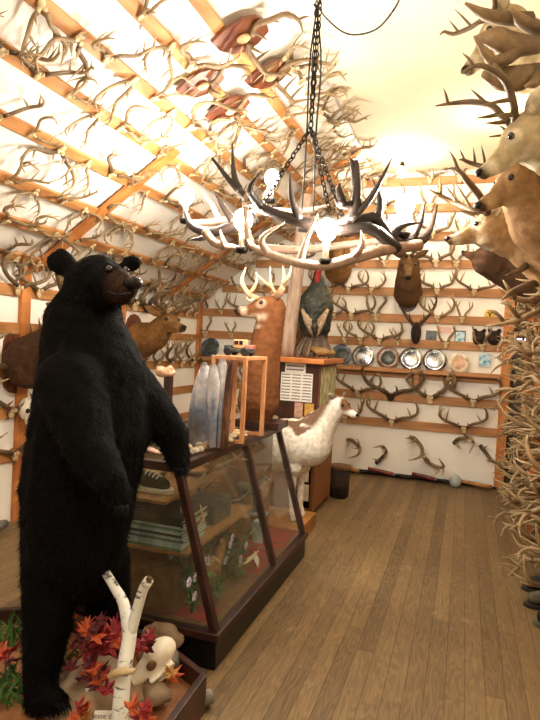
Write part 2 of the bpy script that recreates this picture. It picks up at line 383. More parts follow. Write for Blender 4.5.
for x in (-2.2, -.6+.08):
    b = MB(); b.bb((x-.03, YB-.09, zs-.17), (x+.03, YB-.001, zs-.02)); part('bracket', b, MT['lath2'], sh)
# bright little window by the corner post
w = MB(); w.bb((.52, YB-.01, 1.62), (.74, YB+.03, 1.92)); struct('window_1', w, MT['darkwood'])
wp = MB(); wp.bb((.53, YB-.015, 1.70), (.60, YB-.011, 1.76)); wp.bb((.63, YB-.015, 1.70), (.71, YB-.011, 1.76)); wp.bb((.58, YB-.015, 1.63), (.60, YB-.011, 1.65))
o = struct('window_1_pane', wp, emit('daylight_pane', 'a9c4ff', 6))
# ------------------------------------------------------------------ antlers
BROWN, MID, IVORY = lin('4e3925')[:3], lin('6e563b')[:3], lin('b09872')[:3]
def antler(mb, side, kind, rng, T=None, k=1.0, c0=MID, c1=IVORY):
    """one antler: curved beam with tapering tines. X lateral, Y forward, Z up"""
    j = lambda a: rng.uniform(-a, a)
    shapes = {
      'whitetail': [(.03, 0, 0), (.085, 0, .035), (.165, .02, .085), (.215, .07, .16), (.205, .13, .22), (.145, .19, .25)],
      'wide': [(.03, 0, 0), (.11, 0, .03), (.205, .01, .07), (.27, .06, .145), (.26, .12, .21), (.20, .18, .24)],
      'upright': [(.03, 0, 0), (.06, -.02, .08), (.12, -.01, .18), (.16, .05, .26), (.15, .12, .31), (.11, .18, .33)],
      'fork': [(.025, 0, 0), (.05, 0, .06), (.085, .01, .12), (.10, .04, .17), (.09, .08, .21)],
      'big': [(.03, 0, 0), (.08, -.04, .08), (.17, -.05, .2), (.25, .0, .31), (.28, .09, .39), (.25, .19, .44)],
    }
    P = [V(p)*k+V((j(.02), j(.02), j(.02)))*k*(i > 0) for i, p in enumerate(shapes[kind])]
    r0 = {'fork': .015, 'big': .025}.get(kind, .0185)*k
    S = V((side, 1, 1)); f = (lambda p: T @ V((p.x*side, p.y, p.z))) if T is not None else (lambda p: V((p.x*side, p.y, p.z)))
    seg = 14; Q = catmull(P, seg)
    mb.tube([f(p) for p in P], [r0*1.1, r0, r0*.97, r0*.85, r0*.6, r0*.2], 7, seg, c0, mixc(c0, c1, .8))
    tines = {'fork': [(.12, .04), (.6, .10)], 'big': [(.08, .14), (.25, .15), (.48, .18), (.68, .17), (.85, .11)]}.get(kind, [(.1, .085), (.42, .14), (.6, .13), (.78, .09)])
    for n, (t, ln) in enumerate(tines):
        if n > 1 and rng.random() < .12: continue
        q = Q[int(t*(seg-1))]; ln = ln*k*rng.uniform(.75, 1.2)
        d = V((.1+j(.25), .75, .55)) if n == 0 else V((-.2+j(.3), -.15+j(.35), 1))
        if kind == 'big' and n == 1: d = V((.1, .8, .5))
        d = d.normalized(); bend = V((-.25, .2, .15))*ln
        rb = r0*(.75-.3*t)
        mb.tube([f(q-d*r0*.3), f(q+d*ln*.55+bend*.1), f(q+d*ln+bend*.5)], [rb, rb*.75, rb*.15], 6, 7, mixc(c0, c1, .35), c1)
def rack_proto(kind, seed, k, plate='bone', c0=MID, c1=IVORY):
    rng = random.Random(seed); r = bpy.data.objects.new('antler_rack', None); r.empty_display_size = .03; col.objects.link(r)
    b = MB(); b.ell((0, .02, -.01), (.03*k, .016, .036*k), n=10, m=7); b.ell((0, .02, .012*k), (.032*k, .018, .018*k), n=10, m=7)
    for s in (-1, 1): b.tube([(s*.02*k, .03, .01), (s*.032*k, .045, .035*k)], [.018*k, .014*k], 7, 4)
    part('skull_plate', b, MT[plate], r, True)
    T = Matrix.Translation((0, .04, .03*k))
    for s in (-1, 1):
        b = MB(); antler(b, s, kind, rng, T, k, c0, c1); part('antler', b, MT['antler'], r, True)
    return r
PALE, DK = lin('7d6545')[:3], lin('43301f')[:3]
PROTO = [rack_proto('whitetail', 1, .95), rack_proto('wide', 2, .9, c0=BROWN), rack_proto('upright', 3, .8, c0=PALE), rack_proto('fork', 4, 1.05),
         rack_proto('whitetail', 5, 1.15, c0=BROWN), rack_proto('wide', 6, 1.1, 'dkfur', DK, PALE), rack_proto('fork', 7, .8, c0=PALE), rack_proto('whitetail', 8, .8, c0=PALE)]
used = set()
def rack(i, pos, out, up, label, group, scale=1.0, roll=0.0, flat=1.0):
    X, Y, Z = frame(out, up); rot = Matrix((X, Y, Z)).transposed() @ Matrix.Rotation(roll, 3, 'Y')
    o = PROTO[i]
    if i in used: o = copy_tree(o)
    used.add(i)
    put(o, Matrix.Translation(pos) @ rot.to_4x4() @ Matrix.Diagonal((scale, scale*flat, scale, 1)))
    tag(o, label, 'antlers', group); return o
rng = random.Random(11)
upslope = V((1, 0, SL)).normalized()
srow = ['top row beside the flat ceiling', 'plaque batten near the ceiling', 'second batten below the flat ceiling', 'third batten below the flat ceiling', 'fourth batten below the flat ceiling',
        'fifth batten below the flat ceiling', 'sixth batten below the flat ceiling', 'seventh batten below the flat ceiling', 'batten just above the left eave']
hang = []
spacing = [.19, .28, .28, .26, .25, .235, .23, .225, .22]
for k, x in enumerate(slope_strips):
    y = 1.6+rng.uniform(0, .2); lst = []
    while y < YB-.15:
        p = V((x, y, slope_z(x)))+sn*.03; a, c = proj(p)
        if -12 < a < 545 and c > -14 and not (k < 3 and 195 < a < 285 and c < 115): lst.append((y, p))
        y += spacing[k]*rng.uniform(.85, 1.15)
    for n, (y, p) in enumerate(lst):
        u = upslope*(rng.uniform(.6, 1.0) if rng.random() < .62 else -rng.uniform(.6, 1.0))+V((0, rng.uniform(-.45, .45), 0))
        out = sn+V((0, rng.uniform(-.2, .2), 0))-u*rng.uniform(-.05, .1)
        rack(rng.choice([0, 0, 1, 2, 4, 7, 7, 3]), p, out, u, '%s antler rack from the near end on the %s' % (ORD[n], srow[k]), 'antler racks on the sloped ceiling', rng.uniform(.78, 1.0) if k < 4 else rng.uniform(.66, .84), rng.uniform(-.35, .35), .65)
for z, nm in ((1.86, 'highest left-wall batten'), (1.22, 'middle left-wall batten'), (.89, 'lower left-wall batten'), (.54, 'lowest left-wall batten')):
    y = 2.55+rng.uniform(0, .1); n = 0
    while y < YB-.2:
        p = V((XL+.03, y, z)); a, c = proj(p)
        if a > -8 and not (48 < a < 132 and z < 2) and not (z < 1 and 30 < a < 260):
            rack(rng.choice([0, 1, 2, 4, 5, 7]), p, (1, rng.uniform(-.3, .3), .1), (0, 0, 1), '%s antler rack from the near end on the %s' % (ORD[n], nm), 'antler racks on the left wall', rng.uniform(.95, 1.25), rng.uniform(-.25, .25)); n += 1
        y += rng.uniform(.28, .36) if z < 1.8 else .24
# back wall rows: pixel columns of each rack
brow = {0: [365, 385, 430, 460], 1: [338, 360, 385, 430, 462], 2: [305, 365, 388, 432, 460], 3: [300, 357, 385, 436, 456, 480], 4: [215, 240, 262, 330, 349, 372, 437, 474],
        5: [222, 250, 335, 352, 376, 437, 462], 6: [206, 232, 345, 361, 380, 398, 446, 482], 7: [243, 262, 358, 391, 430, 473], 8: [240, 345, 392, 464]}
bname = ["'s top batten", "'s second batten down", "'s third batten down", "'s fourth batten down", "'s fifth batten down", "'s sixth batten down", ' batten above the plates', ' batten under the plate shelf', "'s lowest batten"]
for r_, pxs in brow.items():
    for n, px in enumerate(pxs):
        p = at(px, rows_px[r_]+(px-420)*.07, y=YW); p.z = rows_z[r_]
        kind = rng.choice([0, 1, 7, 3, 6] if r_ < 7 else [0, 1, 4]); s = rng.uniform(.9, 1.15) if r_ < 7 else rng.uniform(1.0, 1.18)
        if r_ == 7 and n == 3: kind = 5
        if r_ == 3 and px == 357: s = .8
        rack(kind, p, (0, -1, .1), (0, rng.uniform(-.2, .1), 1), '%s antler rack from the bear side on the back wall%s' % (ORD[n], bname[r_]), 'antler racks on the back wall', s, rng.uniform(-.12, .12))
# loose shed antlers pinned under the lowest batten
def shed_bm(seed, kind, k, c0=MID, c1=IVORY):
    b = MB(); antler(b, 1, kind, random.Random(seed), None, k, c0, c1); return b
SHED = [shed_bm(s, kd, k, c).mesh('shed_antler', smooth=True) for s, kd, k, c in ((21, 'whitetail', 1.2, BROWN), (22, 'wide', 1.15, DK), (23, 'big', .9, MID), (24, 'upright', 1.1, PALE), (25, 'whitetail', 1.1, PALE), (26, 'big', .8, PALE))]
for m in SHED: m.materials.append(MT['antler'])
def shed(i, M, label, group):
    o = bpy.data.objects.new('shed_antler', SHED[i]); col.objects.link(o); put(o, M); return tag(o, label, 'antler', group)
for n, (px, py, i, ang) in enumerate([(352, 448, 0, 20), (376, 455, 1, -60), (408, 447, 2, 70), (432, 452, 2, -20), (464, 445, 0, -30), (490, 448, 1, 40)]):
    p = at(px, py, y=YB-.05); X, Y, Z = V((1, 0, 0)), V((0, 0, 1)), V((0, -1, 0))
    rot = Matrix.Rotation(R(ang), 3, 'Y') @ Matrix((X, V((0, -.35, 1)).normalized(), V((0, -1, -.35)).normalized())).transposed() if n % 2 else Matrix.Rotation(R(ang), 3, 'Y') @ Matrix((V((1, 0, 0)), V((0, -.3, -1)).normalized(), V((0, -1, .3)).normalized())).transposed()
    q = rot @ V((.13, .1, .12))
    shed(i, Matrix.Translation(V((p.x, YB-.02, p.z))-V((q.x, .0, q.z))) @ rot.to_4x4() , '%s shed antler from the bear side, pinned low on the back wall' % ORD[n], 'shed antlers at the foot of the back wall')
# the wall of shed antlers on the far side of the aisle
b = MB(); b.bb((.66, 3.2, .12), (XR-.001, 6.6, 2.2)); 
rack_wall = thing('antler_stand', 'wooden frame against the wall holding the bristling pile of antlers', 'rack', (.7, 4.9, 0))
part('back_board', b, MT['plywood'], rack_wall)
for y in (3.25, 4.4, 5.5, 6.55):
    b = MB(); b.bb((.6, y-.04, 0), (.66, y+.04, 2.2)); part('post', b, MT['rafter'], rack_wall)
n = 0; cols_y = [3.5+.27*i for i in range(11)]
for ci, y in enumerate(cols_y):
    for ri in range(12):
        z = .25+ri*.16+rng.uniform(-.03, .03); yy = y+rng.uniform(-.08, .08)
        d = V((-1, rng.uniform(-.45, .25), rng.uniform(-.25, .45))).normalized()
        Yv = V((0, 0, 1)); X = d; Zv = X.cross(Yv).normalized(); Yv = Zv.cross(X)
        rot = Matrix((Yv, Zv, X)).transposed() @ Matrix.Rotation(rng.uniform(0, 6.28), 3, 'Z')
        a, c = proj((.45, yy, z))
        if a > 575 or c < -20: continue
        shed(rng.choice([0, 2, 3, 3, 4, 5, 5]), Matrix.Translation((.655, yy, z)) @ rot.to_4x4() @ Matrix.Scale(rng.uniform(.62, .9), 4),
             '%s antler up in the %s tier of the aisle pile from its near end' % (ORD[ri], ORD[ci]), 'antlers piled along the aisle')
# ------------------------------------------------------------------ deer mounts
FAWN, BRN, DARKB, WHITE, GREYT = lin('a8794f')[:3], lin('7c5435')[:3], lin('3d2a1d')[:3], lin('e8dcc8')[:3], lin('b59e7e')[:3]
def deer_head(name, label, base, mid, poll, nose, r=(.2, .14, .105), coat=FAWN, belly=WHITE, antl=None, acol=(MID, IVORY), ak=1.0, seed=1, group=None, voxel=.013, colf=None, body=None, loc=None, up=(0, 0, 1), cat='mounted deer', ear=1.0, board=None, headname='hide'):
    base, mid, poll, nose = map(V, (base, mid, poll, nose))
    root = thing(name, label, cat, loc or base, group)
    f = (nose-poll); L = f.length; f.normalize(); k = L/.30; u = V(up); u = (u-f*u.dot(f)).normalized(); s = f.cross(u)
    Rm = Matrix((f, s, u)).transposed()
    P = [('c', base, r[0], mid, r[1]), ('c', mid, r[1], poll-f*.0-u*.03*k, r[2]),
         ('e', poll+f*.05*k, (.105*k, .075*k, .08*k), Rm), ('c', poll+f*.08*k-u*.005*k, .066*k, poll+f*.2*k-u*.015*k, .045*k),
         ('c', poll+f*.2*k-u*.015*k, .045*k, nose-f*.03*k-u*.01*k, .036*k), ('c', poll+f*.06*k-u*.05*k, .05*k, nose-f*.06*k-u*.035*k, .026*k)]
    for q in (-1, 1): P.append(('s', poll+f*.085*k+u*.035*k+s*q*.045*k, .03*k))
    if body: P += body
    def cf(p, nn):
        d = p-poll; t = d.dot(f)/k; h = d.dot(u)/k; l = abs(d.dot(s))/k
        n1 = noise.noise(p*9)*.02
        c = mixc(coat, tuple(x*.72 for x in coat), sst(.0, .5, .5+noise.noise(p*4)))
        if t > -.02 and h > -.16:
            c = mixc(c, belly, sst(-.035, -.08, h+n1)*sst(-.12, -.08, h)*sst(.05, .12, t)*.6)   # pale chin
            c = mixc(c, belly, sst(.2, .235, t)*sst(.28, .25, t)*.5)            # pale muzzle band
            c = mixc(c, DARKB, sst(.26, .285, t)*.9)
            e = math.hypot(t-.1, h-.03); c = mixc(c, belly, sst(.05, .03, e)*sst(.03, .05, l)*.4)
            th = (p-(poll+f*.1*k-u*.18*k)).length/k; c = mixc(c, belly, sst(.085, .045, th)*.8)
            c = mixc(c, tuple(x*.6 for x in coat), sst(.03, .07, h)*sst(.2, .02, t)*.6)
        else:
            pass
        return c
    blobpart(headname, root, MT['hide'], P, voxel, 4, colf or cf, .003, 45)
    for q in (-1, 1):
        b = MB(); b.ell(poll+f*.10*k+u*.034*k+s*q*.066*k, .0165*k, n=10, m=8); part('eye', b, MT['eye'], root, True)
        e0 = poll-f*.01*k+u*.045*k+s*q*.05*k; d = (s*q*.85+u*.35-f*.35).normalized()
        b = MB(); b.tube([e0, e0+d*.06*k*ear, e0+d*.12*k*ear, e0+d*.17*k*ear], [.02*k, .04*k*ear, .036*k*ear, .005*k], 8, 9, tuple(x*.7 for x in coat), mixc(coat, belly, .35), .38, nrm=f)
        part('ear', b, MT['hide'], root, True)
    b = MB(); b.tube([nose-f*.012*k-u*.024*k-s*.0*k, nose-f*.035*k-u*.033*k], [.012*k, .01*k], 7, 4); part('mouth', b, MT['nose'], root, True)
    b = MB(); b.ell(nose-f*.012*k+u*.004*k, (.022*k, .027*k, .019*k), Rm, 10, 8); part('nose', b, MT['nose'], root, True)
    if antl:
        rr = random.Random(seed); T = basis(s, f, u, poll+f*.02*k+u*.07*k)
        for q in (-1, 1):
            b = MB(); antler(b, q, antl, rr, T, ak, *acol); part('antler', b, MT['antler'], root, True)
    if board:
        c, out, w, h = board; o_ = V(out); x = o_.cross(V((0, 0, 1))).normalized()
        b = MB(); b.prism([(w*math.sin(a)*(.85+.15*math.cos(2*a)), h*math.cos(a)) for a in [2*math.pi*i/20 for i in range(20)]], .03, basis(x, (0, 0, 1), -o_, V(c)))
        part('plaque', b, MT['plaque'], root)
    return root
WR = XR-.06
def pr(px, py, y): return at(px, py, y=y)
deer_head('deer_mount', 'pale long-necked buck mount reaching lowest over the aisle', (WR-.1, 3.15, 1.9), pr(522, 240, 3.15), pr(490, 226, 3.1), pr(446, 240, 3.05), (.19, .115, .1), lin('b8946a')[:3], antl='whitetail', acol=(DK, MID), seed=3, group='deer mounts on the aisle wall', board=((XR-.02, 3.15, 1.9), (-1, 0, 0), .22, .3))
deer_head('deer_mount', 'tan buck mount with swept antlers, middle one of three over the aisle', (WR-.1, 2.85, 1.95), pr(542, 222, 2.75), pr(521, 176, 2.7), pr(477, 207, 2.6), (.2, .14, .115), lin('a8825c')[:3], lin('b8986e')[:3], antl='wide', acol=(DK, MID), ak=.65, seed=4, group='deer mounts on the aisle wall', board=((XR-.02, 2.85, 2.0), (-1, 0, 0), .22, .3))
deer_head('deer_mount', 'pale grey buck mount with tall antlers above the tan buck', (WR-.1, 2.4, 2.35), pr(558, 148, 2.44), pr(527, 132, 2.4), pr(478, 175, 2.35), (.17, .115, .1), lin('c0ab84')[:3], antl='big', acol=(BROWN, PALE), ak=.6, seed=5, group='deer mounts on the aisle wall', board=((XR-.02, 2.4, 2.45), (-1, 0, 0), .22, .3))
deer_head('deer_mount', 'topmost pale doe-faced mount against the cream ceiling', (WR-.1, 3.0, 2.95), pr(530, 60, 3.0), pr(503, 25, 3.0), pr(464, 72, 2.95), (.19, .15, .105), lin('c8b28a')[:3], group='deer mounts on the aisle wall', antl='wide', acol=(BROWN, PALE), ak=.7, seed=8, ear=.8, board=((XR-.02, 3.0, 2.95), (-1, 0, 0), .22, .3))
# large dark palmate moose antlers between the two top heads
mo = thing('moose_antlers', 'huge dark broad moose antlers jutting from the wall near the ceiling', 'antlers', (XR-.06, 2.5, 2.6))
b = MB(); b.ell((XR-.06, 2.5, 2.6), (.05, .09, .11)); part('skull_plate', b, MT['plaque'], mo, True)
MDK = lin('4c3a2a')[:3]; MTIP = lin('8f7452')[:3]
def moose_ant(pts, tines):
    b = MB(); b.tube([pr(*p) for p in pts], [.028, .035, .05, .045, .012], 9, 14, MDK, MTIP, .55, nrm=(0, 1, .3))
    for t in tines: b.tube([pr(*p) for p in t], [.03, .024, .005], 8, 8, MDK, MTIP)
    part('antler', b, MT['antler'], mo, True)
moose_ant([(556, 42, 2.5), (535, 45, 2.4), (510, 44, 2.35), (495, 38, 2.3), (476, 38, 2.3)], [[(525, 45, 2.4), (495, 62, 2.3), (474, 36, 2.25)], [(540, 30, 2.45), (520, 20, 2.35), (511, 8, 2.3)], [(530, 20, 2.4), (490, 16, 2.3), (465, 3, 2.25)]])
moose_ant([(556, 70, 2.5), (538, 72, 2.45), (520, 78, 2.4), (500, 78, 2.38), (482, 74, 2.35)], [[(540, 70, 2.45), (535, 82, 2.4), (525, 86, 2.38)]])
# boar-dark mount tucked below the lowest deer, then dark horns
hd = deer_head('deer_mount', 'dark brown shaggy mount half hidden under the lowest deer', (WR-.1, 4.0, 1.95), pr(505, 268, 4.0), pr(488, 258, 3.95), pr(462, 252, 3.9), (.18, .12, .1), lin('4f3726')[:3], lin('6b4c36')[:3], group='deer mounts on the aisle wall', board=((XR-.02, 4.0, 1.95), (-1, 0, 0), .2, .26))
hn = thing('horn_rack', 'dark curved horns below the deer heads over the antler pile', 'antlers', (XR-.05, 3.2, 1.85))
b = MB(); b.ell((XR-.06, 3.2, 1.86), (.05, .07, .09)); part('skull_plate', b, MT['bone'], hn, True)
for pts in ([(552, 278, 3.2), (530, 285, 3.1), (512, 292, 3.05), (502, 300, 3.0)], [(552, 262, 3.2), (532, 262, 3.1), (520, 270, 3.05), (506, 275, 3.0)]):
    b = MB(); b.tube([pr(*p) for p in pts], [.026, .022, .016, .004], 8, 14, DK, MID); part('antler', b, MT['antler'], hn, True)
# long pale antlers reaching out below them
lg = thing('long_antlers', 'long pale antlers reaching furthest into the aisle above the pile', 'antlers', (.6, 3.6, 1.7))
for pts, ts in (([(552, 300, 3.7), (530, 315, 3.6), (510, 322, 3.55), (486, 326, 3.5)], [[(520, 319, 3.57), (508, 305, 3.5), (500, 303, 3.5)], [(505, 323, 3.55), (495, 312, 3.5), (487, 310, 3.5)]]),
                ([(552, 282, 3.6), (532, 300, 3.5), (512, 297, 3.45), (498, 288, 3.4)], [[(515, 298, 3.45), (508, 288, 3.4), (503, 280, 3.4)]])):
    b = MB(); b.tube([pr(*p) for p in pts], [.022, .02, .015, .004], 8, 14, MID, IVORY)
    for t in ts: b.tube([pr(*p) for p in t], [.013, .011, .003], 7, 7, MID, IVORY)
    part('antler', b, MT['antler'], lg, True)
# back-wall mounts
deer_head('deer_mount', 'dark brown antlered deer head facing out from the middle of the back wall', pr(408, 293, 6.9), pr(408, 282, 6.75), pr(409, 262, 6.62), pr(408, 278, 6.38), (.17, .15, .12), lin('6e5136')[:3], lin('6e5136')[:3], 'big', (DK, MID), .75, 6, board=((at(408, 290, y=6.96).x, 6.99, at(408, 290, y=6.96).z), (0, -1, 0), .18, .26))
deer_head('deer_mount', 'light brown deer head with dark nose, behind the chandelier on the back wall', pr(338, 270, 6.9), pr(338, 258, 6.75), pr(339, 241, 6.65), pr(336, 262, 6.4), (.17, .16, .12), lin('9c7446')[:3], lin('8a6440')[:3], 'whitetail', (MID, IVORY), .9, 7, board=((at(338, 262, y=6.96).x, 6.99, at(338, 262, y=6.96).z), (0, -1, 0), .18, .26))
tk = thing('antler_plaque', 'small dark skull-mount with upright antlers between the two middle shelves', 'antlers', at(416, 338, y=6.95))
b = MB(); b.ell(at(416, 333, y=6.93), (.06, .06, .13)); part('skull', b, MT['dkfur'], tk, True)
for q in (-1, 1):
    b = MB(); antler(b, q, 'big', random.Random(9), basis((1, 0, 0), (0, -1, .2), (0, .1, 1), at(416, 326, y=6.9)), .75, DK, MID); part('antler', b, MT['antler'], tk, True)
# left-wall mounts
eb = at(31, 362, x=XL+.16); eh = at(76, 322, y=eb.y-.05)
deer_head('elk_mount', 'big brown shoulder mount with tall antlers half hidden behind the bear', eb, eb.lerp(eh, .5)+V((0, 0, -.06)), eh, eh+V((.3, -.12, -.05)), (.215, .19, .14), lin('5d4232')[:3], lin('4e3627')[:3], 'big', (BROWN, PALE), .9, 12, board=((XL+.02, eb.y, eb.z), (1, 0, 0), .2, .26))
deer_head('deer_mount', 'brown buck head on the left wall just past the bear', (XL+.1, 5.35, 1.5), (XL+.3, 5.3, 1.55), (XL+.45, 5.25, 1.72), (XL+.75, 5.1, 1.65), (.2, .15, .11), lin('8a6238')[:3], lin('9a7a50')[:3], 'whitetail', (BROWN, PALE), 1.1, 13, board=((XL+.02, 5.35, 1.5), (1, 0, 0), .22, .28))
sk = MB(); p = V((XL+.1, 3.69, .92)); sk.ell(p, (.06, .06, .09)); sk.ell(p+V((.05, 0, -.08)), (.05, .045, .06))
skr = thing('animal_skull', 'pale animal skull hung on the left-wall post behind the bear', 'skull', p); part('bone', sk, MT['skull'], skr, True)
for q in (-1, 1): b = MB(); b.ell(p+V((.05, q*.035, -.01)), (.018, .016, .02), n=8, m=6); part('eye_socket', b, MT['nose'], skr, True)
# shield plaques on the upper battens
def shield(px, py, k, label, seed, roll):
    # find the point on the slope along the sight line
    d = rgt*(px-270)-upv*(py-360)+fwd*FPX; t = (slope_z(0)-EYE.z)/(d.z-SL*d.x); p = EYE+d*t+sn*.03
    root = thing('antler_shield', label, 'antlers', p, 'antler shields near the flat ceiling')
    X, Y, Z = frame(sn, upslope+V((0, roll, 0)))
    pts = [(0, -.26), (.09, -.17), (.15, -.04), (.15, .08), (.1, .17), (.06, .2), (0, .24), (-.06, .2), (-.1, .17), (-.15, .08), (-.15, -.04), (-.09, -.17)]
    b = MB(); b.prism([(x*k, y*k) for x, y in pts], .025, basis(X, Z, -Y, p+Y*.025)); part('plaque', b, MT['plaque'], root, bevel=.004)
    b = MB(); b.ell(p+Y*.04, (.04*k, .06*k, .022*k), Matrix((X, Z, Y)).transposed()); part('skull_plate', b, MT['tan'] if seed % 2 else MT['bone'], root, True)
    for q in (-1, 1):
        b = MB(); antler(b, q, 'whitetail', random.Random(seed), basis(X, Y, Z, p+Y*.06+Z*.04), 1.15*k, MID, PALE); part('antler', b, MT['antler'], root, True)
shield(238, 30, .85, 'largest dark wooden shield with antlers, nearest the ceiling edge', 31, .9)
shield(266, 70, .78, 'dark wooden shield with rosy centre and antlers beside the ceiling edge', 32, .8)
shield(198, 78, .72, 'dark shield with pale brown skull plate and antlers below the largest shield', 33, .8)
shield(226, 104, .74, 'dark shield with antlers lowest of the four, nearest the chandelier', 34, .7)
# ------------------------------------------------------------------ bear
BS = lambda px, py, y, rp: (at(px, py, y=y), rp*depth(at(px, py, y=y))/FPX)
bear_base = at(45, 700, z=.13)
bear = thing('black_bear', 'black bear mount standing upright on hind legs in the leaf-filled tray', 'bear', bear_base)
BY = 1.86
def cap(a, c): p, r = BS(*a); p2, r2 = BS(*c); return ('c', p, r, p2, r2)
def sph(a): p, r = BS(*a); return ('s', p, r)
bp = [sph((98, 280, BY, 26)), sph((91, 287, BY+.02, 27)), sph((100, 288, BY, 26)), cap((108, 282, BY-.04, 20), (126, 287, BY-.1, 13)), cap((108, 293, BY-.04, 15), (124, 297, BY-.09, 9)),
      cap((91, 291, BY+.03, 28), (86, 325, BY+.04, 37)), cap((86, 325, BY+.04, 37), (84, 335, BY+.04, 41)), cap((83, 325, BY+.04, 39), (92, 375, BY+.05, 53)), cap((92, 375, BY+.05, 53), (90, 430, BY+.06, 60)), cap((90, 430, BY+.06, 60), (80, 485, BY+.06, 58)),
      cap((80, 485, BY+.06, 58), (75, 540, BY+.06, 52)), cap((75, 540, BY+.06, 52), (71, 558, BY+.06, 45)),
      cap((50, 555, BY-.02, 28), (48, 620, BY-.05, 25)), cap((48, 620, BY-.05, 25), (41, 675, BY-.08, 18)), cap((41, 675, BY-.08, 18), (39, 697, BY-.08, 15)), cap((40, 697, BY-.08, 16), (57, 700, BY-.13, 12)),
      cap((100, 560, BY+.2, 30), (108, 605, BY+.25, 22)), cap((108, 605, BY+.25, 22), (104, 645, BY+.28, 16)), cap((100, 655, BY+.28, 16), (120, 655, BY+.22, 12)),
      cap((118, 380, BY+.18, 32), (150, 410, BY+.24, 24)), cap((150, 410, BY+.24, 24), (172, 434, BY+.28, 17)), cap((172, 434, BY+.28, 17), (178, 458, BY+.28, 13)), cap((178, 458, BY+.28, 13), (180, 466, BY+.26, 10)),
      cap((72, 385, BY-.12, 36), (88, 445, BY-.2, 25)), cap((88, 445, BY-.2, 25), (112, 482, BY-.24, 17)), cap((112, 482, BY-.24, 17), (120, 502, BY-.24, 12))]
# ears
for px, py, y, rp in ((62, 262, BY-.0, 15), (131, 264, BY+.1, 11)):
    p, r_ = BS(px, py, y, rp); d = (p-BS(95, 277, BY, 1)[0]).normalized()
    n_ = V((.4, -.9, .1)).normalized(); x = d-n_*d.dot(n_); x.normalize(); bp.append(('e', p, (r_*1.05, r_*.95, r_*.5), Matrix((x, n_.cross(x), n_)).transposed()))
bp.append(cap((72, 270, BY+.0, 10), (66, 264, BY, 9)))
mz = BS(126, 287, BY-.1, 1)[0]; BLK = lin('070606')[:3]; MUZ = lin('38261b')[:3]; EARS = [BS(62, 262, BY, 1)[0], BS(131, 264, BY+.1, 1)[0]]; MUZ = lin('38261b')[:3]
def bearcol(p, n_):
    d = (p-mz).length; return mixc(BLK, MUZ, sst(.11, .05, d)*.8)
bh = blobpart('hide', bear, MT['bearhide'], bp, .016, 5, bearcol, .006, 22)
# short fur tufts over the hide
rf = random.Random(5); fb = MB(); me = bh.data; off = origin(bear); polys = [p for p in me.polygons]
for p in polys:
    c0 = p.center+off
    if (c0-mz).length < .1 and rf.random() < .75: continue
    for _ in range(2 if rf.random() < .5 else 1):
        vs = [me.vertices[i].co for i in p.vertices]; c = c0+(vs[0]-p.center)*rf.uniform(-.9, .9)+(vs[1]-p.center)*rf.uniform(-.9, .9)
        d = (p.normal*.55+V((0, 0, -.8))+V((rf.uniform(-.35, .35), rf.uniform(-.35, .35), 0))).normalized(); ln = rf.uniform(.014, .03)*(.35 if min((c0-e).length for e in EARS) < .08 else 1)
        s_ = d.cross(p.normal); s_ = s_.normalized() if s_.length > .01 else V((1, 0, 0))
        fb.add([c-s_*.0022, c+s_*.0022, c+d*ln], [(0, 1, 2)], lin('080707')[:3] if rf.random() < .8 else lin('100d0c')[:3])
part('fur', fb, MT['bearhide'], bear, kind='stuff')
b = MB(); b.ell(BS(134, 283, BY-.12, 1)[0], (.03, .035, .024), n=12, m=8); part('nose', b, MT['nose'], bear, True)
for px, py, y in ((109, 269, BY-.11), (126, 270, BY+.03)):
    b = MB(); b.ell(BS(px, py, y, 1)[0], .013, n=10, m=8); part('eye', b, MT['eye'], bear, True)
b = MB(); b.tube([BS(q, w_, y, 1)[0] for q, w_, y in ((108, 291, BY-.12), (118, 295, BY-.16), (130, 293, BY-.15))], [.004, .006, .004], 6, 8); part('mouth', b, MT['nose'], bear, True)
for (px, py, y, n_) in ((180, 468, BY+.24, 5), (121, 506, BY-.26, 5), (62, 704, BY-.15, 5)):
    for i in range(n_):
        q = at(px-6+i*3.0, py+(i % 2), y=y-.02); b = MB(); b.tube([q, q+V((.01, -.012, -.012)), q+V((.014, -.015, -.035))] if px > 100 else [q, q+V((.02, -.015, .004)), q+V((.035, -.02, -.02))], [.005, .004, .001], 6, 6); part('claw', b, MT['black'], bear, True)
# ------------------------------------------------------------------ tray under the bear
TP = [(-.93, 1.62), (-.95, 2.14), (-1.30, 2.33), (-1.95, 2.33), (-2.35, 2.1), (-2.35, 1.4), (-1.95, 1.1), (-1.25, 1.1)]
tray = thing('display_tray', 'low dark-rimmed octagonal wooden tray under the bear', 'tray', (-1.6, 1.8, 0))
b = MB(); b.prism(TP, .08); part('floor_panel', b, MT['plywood'], tray)
for i in range(8):
    a, c = V((*TP[i], .08)), V((*TP[(i+1) % 8], .08)); b = MB(); b.bar(a, c, .03, .16); part('rim', b, MT['darkwood'], tray, bevel=.004)
ZT = .085
def tp(px, py, h=0): return at(px, py, z=ZT+h)
g = MB(); rg = random.Random(8)
for cx_, cy_, n_, sp in ((8, 640, 120, .12), (15, 690, 160, .14), (70, 695, 120, .1), (60, 665, 60, .08)):
    c = tp(cx_, cy_)
    for i in range(n_):
        q = c+V((rg.gauss(0, sp*.6), rg.gauss(0, sp*.6), 0)); d = V((rg.uniform(-.8, .8), rg.uniform(-.8, .8), 1)).normalized(); l = rg.uniform(.04, .09)
        if not (-2.3 < q.x < -.97 and 1.15 < q.y < 2.3): continue
        s_ = V((rg.uniform(-1, 1), rg.uniform(-1, 1), 0)).normalized()*.006; g.add([q-s_, q+s_, q+d*l*.6+s_*.8, q+d*l+V((d.x, d.y, 0))*.03], [(0, 1, 2, 3)])
solo('artificial_grass', g, MT['green'], 'dark green artificial grass spread over the tray around the bear', 'grass', kind='stuff')
